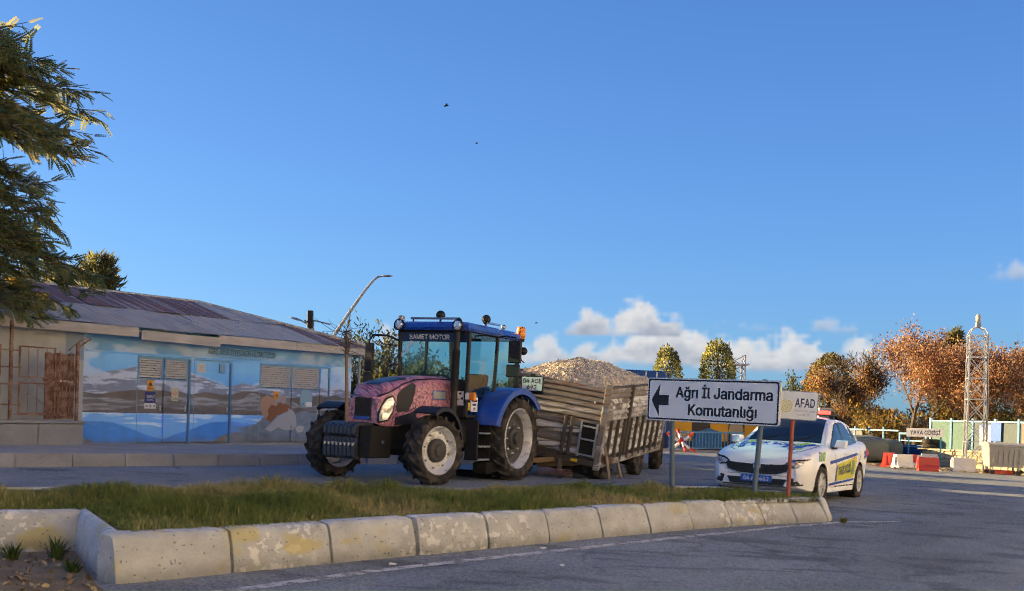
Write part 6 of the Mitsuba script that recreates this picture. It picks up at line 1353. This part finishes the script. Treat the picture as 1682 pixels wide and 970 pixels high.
dumpster('ribbed grey waste container in front of the lattice tower', 17.9, 39.9, math.radians(-6)); dumpster('grey waste container cut by the right edge of the picture', 19.45, 40.6, math.radians(-6))
single('red_crate', bx(-.35, .35, -.2, .2, 0, .16, .02), 'plastic_red', 'flat red tray under the ribbed grey waste container', 'tray', False, M=frame(17.95, 40.1, -.1))
single('tyre_stack', cat([mov(lathe([(-.09, .2), (-.1, .27), (-.06, .33), (.06, .33), (.1, .27), (.09, .2)], 24, 'z', True), FX + .2, -.25, .84 + .2 * i) for i in range(2)]), 'tyre', 'two old tyres lying on the left end of the stone wall', 'tyres', 40, M=FF)
# rubble at the wall foot
m, c = litter(500, 17, 14.0, 20.0, 39.6, 44.0, .06, .0, [(.28, .23, .17), (.2, .16, .11), (.36, .31, .24)]); single('rubble', m, 'vertex', 'broken stone and earth along the foot of the cream stone wall', 'rubble', False, kind='stuff', color=c)
struct('verge', up(sheet([(13.9, 41.8), (14.5, 40.9), (16.3, 40.3), (22, 39.2), (26, 46), (17, 52), (14.5, 46.5)], .005)), 'soil', 'bare earth verge under the barriers')
single('wood_stump', cat([mov(lathe([(0, .07), (.35 + .05 * i, .06), (.36 + .05 * i, 0)], 8, 'z'), .11 * i, .02 * (i % 2), 0) for i in range(4)]), 'bark', 'cluster of dark logs standing against the cream stone wall', 'logs', 30, M=frame(16.3, 44.2, 0))
# lattice tower with a white lamp
TX, TY = 17.35, 41.0
lt = thing('lattice_tower', 'galvanised steel lattice tower with a white camera on top', 'tower', frame(TX, TY, math.radians(-14), level=True)); H_ = 5.15; w0 = .36
lg = [(-w0, -w0), (w0, -w0), (w0, w0), (-w0, w0)]
M['galv'] = plain((.50, .51, .52), .45, metallic=.5)
for x, y in lg: part(lt, 'leg', bar([x, y, -.1], [x * .86, y * .86, H_], .055, .055), 'galv', False)
lev = np.linspace(.35, H_ - .05, 7)
for i in range(7):
    s = 1 - .14 * lev[i] / H_
    for j in range(4):
        a, b = lg[j], lg[(j + 1) % 4]; part(lt, 'brace', bar([a[0] * s, a[1] * s, lev[i]], [b[0] * s, b[1] * s, lev[i]], .035), 'galv', False)
        if i < 6:
            s2 = 1 - .14 * lev[i + 1] / H_; part(lt, 'brace', bar([a[0] * s, a[1] * s, lev[i]], [b[0] * s2, b[1] * s2, lev[i + 1]], .028), 'galv', False); part(lt, 'brace', bar([b[0] * s, b[1] * s, lev[i]], [a[0] * s2, a[1] * s2, lev[i + 1]], .028), 'galv', False)
for x, y in lg: part(lt, 'brace', tube([[x * .86, y * .86, H_], [x * .6, y * .6, H_ + .2], [x * .15, y * .15, H_ + .27]], .025, 6), 'galv')
k = part(lt, 'camera_base', bx(-.09, .09, -.09, .09, H_ + .25, H_ + .48, .02), 'dull_steel', 30); part(lt, 'camera', cat(mov(lathe([(0, .07), (.04, .095), (.20, .095), (.27, .06), (.29, 0)], 18, 'z'), 0, 0, H_ + .48), bx(-.05, .05, -.18, .08, H_ + .56, H_ + .66, .02)), 'bin_grey')
part(lt, 'cable', tube([[.36 * .9, -.40, .3], [.33, -.38, 2.5], [.30, -.34, H_]], .012, 5), 'black')
part(lt, 'ladder_pole', tube([[.44, .30, 0], [.42, .28, H_ - .1]], .03, 6), 'galv')
# far mast
fm = thing('far_mast', 'distant lattice mast rising behind the direction sign', 'mast', frame(24.3, 120, 0, level=True))
for x, y in ((-.9, -.9), (.9, -.9), (.9, .9), (-.9, .9)): part(fm, 'leg', bar([x, y, 0], [x, y, 9.0], .14), 'galv', False)
for i in range(9):
    for a, b in (((-.9, -.9), (.9, -.9)), ((.9, -.9), (.9, .9)), ((.9, .9), (-.9, .9)), ((-.9, .9), (-.9, -.9))): part(fm, 'brace', bar([*a, i * 1.0], [*b, i * 1.0 + 1.0], .10), 'galv', False)
part(fm, 'platform', bx(-1.3, 1.3, -1.3, 1.3, 7.9, 8.05), 'galv', False); part(fm, 'antenna', tube([[-.8, 0, 9], [-.8, 0, 10.4]], .15, 6), 'galv')
# trees of the yard
BROWN = [(.42, .23, .13), (.52, .30, .17), (.36, .20, .12), (.48, .34, .2)]; OLIVE = [(.15, .145, .055), (.20, .18, .07), (.26, .20, .085)]; GOLD = [(.42, .25, .05), (.36, .21, .06), (.28, .2, .06)]
GY = lambda x: float(G(x)) 
tree('autumn_tree', 'large russet tree with bare twigs showing, left of the lattice tower', (18.0, 50.5, GY(18)), 6.35, 3, BROWN, 15000, .115, .95, lv=4, trunk=.17, fork=3, up=.42, wx=1.0, scatter=.2)
tree('autumn_tree', 'russet tree directly behind the lattice tower', (20.6, 49.0, GY(20)), 5.3, 4, BROWN, 14000, .115, .9, lv=4, trunk=.14, up=.40, scatter=.2)
tree('autumn_tree', 'broad brown tree at the right edge behind the fence', (23.0, 48.5, GY(23)), 5.6, 9, BROWN, 15000, .12, .95, lv=4, trunk=.14, up=.38, scatter=.2)
tree('bare_tree', 'bare grey tree reaching left from behind the car', (17.0, 52.5, GY(17)), 5.6, 12, OLIVE, 260, .13, 1.1, lv=5, trunk=.13, up=.45, lean=(-.25, 0), thin=.02, wx=.85)
tree('autumn_tree', 'golden brown tree between the bare tree and the russet tree', (16.6, 54, GY(16.6)), 4.6, 19, BROWN + GOLD, 9000, .12, .95, lv=4, trunk=.12, up=.42, scatter=.2)
tree('autumn_tree', 'full russet tree behind the blue and white board', (22.2, 52.0, GY(22)), 5.9, 27, BROWN, 14000, .125, .95, lv=4, trunk=.13, up=.4, scatter=.25)
hedge('autumn_shrubs', 'golden and olive shrubs under the russet trees', 16.2, 25.0, 50.5, 53.5, 2.9, 41, 9000, GOLD + OLIVE, .15, 'shrubs')
hedge('autumn_shrubs', 'olive brown shrubs behind the guard hut', 14.0, 19.0, 57.0, 60.0, 2.5, 42, 6500, OLIVE + BROWN[:1], .16, 'shrubs')
def oval_tree(name, lab, x, y, h, w, seed, cols, n=6500, size=.17, z0=.3):
    r = np.random.default_rng(seed); u = r.normal(0, 1, (n, 3)); u /= np.linalg.norm(u, axis=1, keepdims=True); u *= r.uniform(.55, 1, (n, 1)) ** .4 * (.82 + .36 * meshkit.fbm(u * 2.1 + seed, 3)[:, None])
    P = u * [w, w, h * (1 - z0) / 2] + [x, y, GY(x) + h * (z0 + (1 - z0) / 2)]; k = thing(name, lab, 'tree'); part(k, 'trunk', tube([Pz(x, y, -.1), Pz(x, y, h * .85)], np.array([.16, .05]), 8), 'bark')
    S = [[x, y, GY(x) + h * r.uniform(z0, .8), *(P[i])] + [.03, .01] for i in r.integers(0, n, 60)]; part(k, 'branches', segs(S, 4), 'bark', True, kind='stuff')
    m, c = leaves(P, u + r.normal(0, .5, (n, 3)) + [0, 0, .2], size, r, cols, .5); part(k, 'crown', m, 'leaf', False, color=c * np.repeat(.65 + .7 * meshkit.noise(P * 1.3, 3)[:, None], 4, 0), kind='stuff')
oval_tree('oval_tree', 'tall rounded olive tree standing behind the police car', 17.3, 60, 5.5, 1.35, 6, OLIVE + [(.16, .11, .05)], 8000, .16, .08)
oval_tree('poplar_tree', 'small green poplar top showing above the left end of the direction sign', 12.7, 90, 7.4, 1.1, 7, [(.28, .29, .11), (.40, .37, .14)], 3400, .24)
oval_tree('poplar_tree', 'green and yellow poplar top above the middle of the direction sign', 16.8, 90, 8.1, 1.35, 8, [(.15, .17, .06), (.50, .45, .14), (.32, .32, .13)], 4000, .26)
willow('green_tree', 'slender green tree with pale leaves at the right edge behind the russet trees', 24.0, 55, 7.0, 13, 90, [(.10, .13, .045), (.18, .19, .07), (.13, .15, .05)], 1.6, .22, 46, 'tree')
pine('thin dark conifer between the russet tree and the lattice tower', 22.4, 56, 6.6, 15, .2)
tree('bare_tree', 'small bare pale tree beyond the right end of the direction sign', (20.6, 80, GY(20)), 5.6, 33, [(.14, .16, .08)], 900, .2, .8, lv=3, trunk=.1, thin=.03)
for i, (x0, x1, y0, h) in enumerate([(-30, -8, 60, 3.2), (-8, 12, 70, 2.6), (8, 26, 72, 2.3), (24, 50, 56, 3.4), (-60, -28, 60, 4.0)]):
    hedge('hedgerow', ['far green hedgerow behind the painted building', 'far hedgerow behind the tractor', 'far olive hedgerow behind the striped wall', 'hedgerow beyond the right edge of the picture', 'hedgerow beyond the left edge of the picture'][i], x0, x1, y0, y0 + 3, h, 70 + i, 9000, OLIVE + GREEN, .26)
# yard details: post with yellow trunk look, far roof
k = single('grey_mound', hull([Pz(21.5, 46, 1.9), Pz(24, 46, 1.7), Pz(22.4, 46.5, 2.25), Pz(21, 48, 1.7), Pz(25, 48, 1.7), Pz(23, 47.5, 2.3), Pz(21, 46, 0), Pz(25, 46, 0), Pz(21, 48, 0), Pz(25, 48, 0)]), 'grey_green', 'grey tarpaulin covered stack behind the red warning sign', 'tarpaulin', False)
# birds
for i, (x, y, z, s) in enumerate([(-2.68, 40, 12.45, .11), (-1.92, 50, 13.57, .08), (1.21, 60, 6.28, .09)]):
    body_ = trimesh.creation.icosphere(1); V = np.array(body_.vertices) * [s * .9, s * .3, s * .3]; wing = [tm([[s * .4, 0, 0], [-s * .4, 0, 0], [-s * .3, q * s * 1.3, s * .5], [s * .2, q * s * 1.1, s * .45], [0, 0, s * .1]], [[0, 1, 4], [1, 2, 4], [2, 3, 4], [3, 0, 4], [0, 3, 2], [0, 2, 1]]) for q in (-1, 1)]
    single('bird', cat(tm(V, body_.faces), *wing), 'black', ['highest of the birds flying in the sky', 'second bird flying below the highest one', 'lowest bird flying near the clouds'][i], 'bird', False, M=fin([x, y, z], [.9, .3, .3], [-.3, .95, 0], [-.3, -.1, .95]), group='birds in the sky')
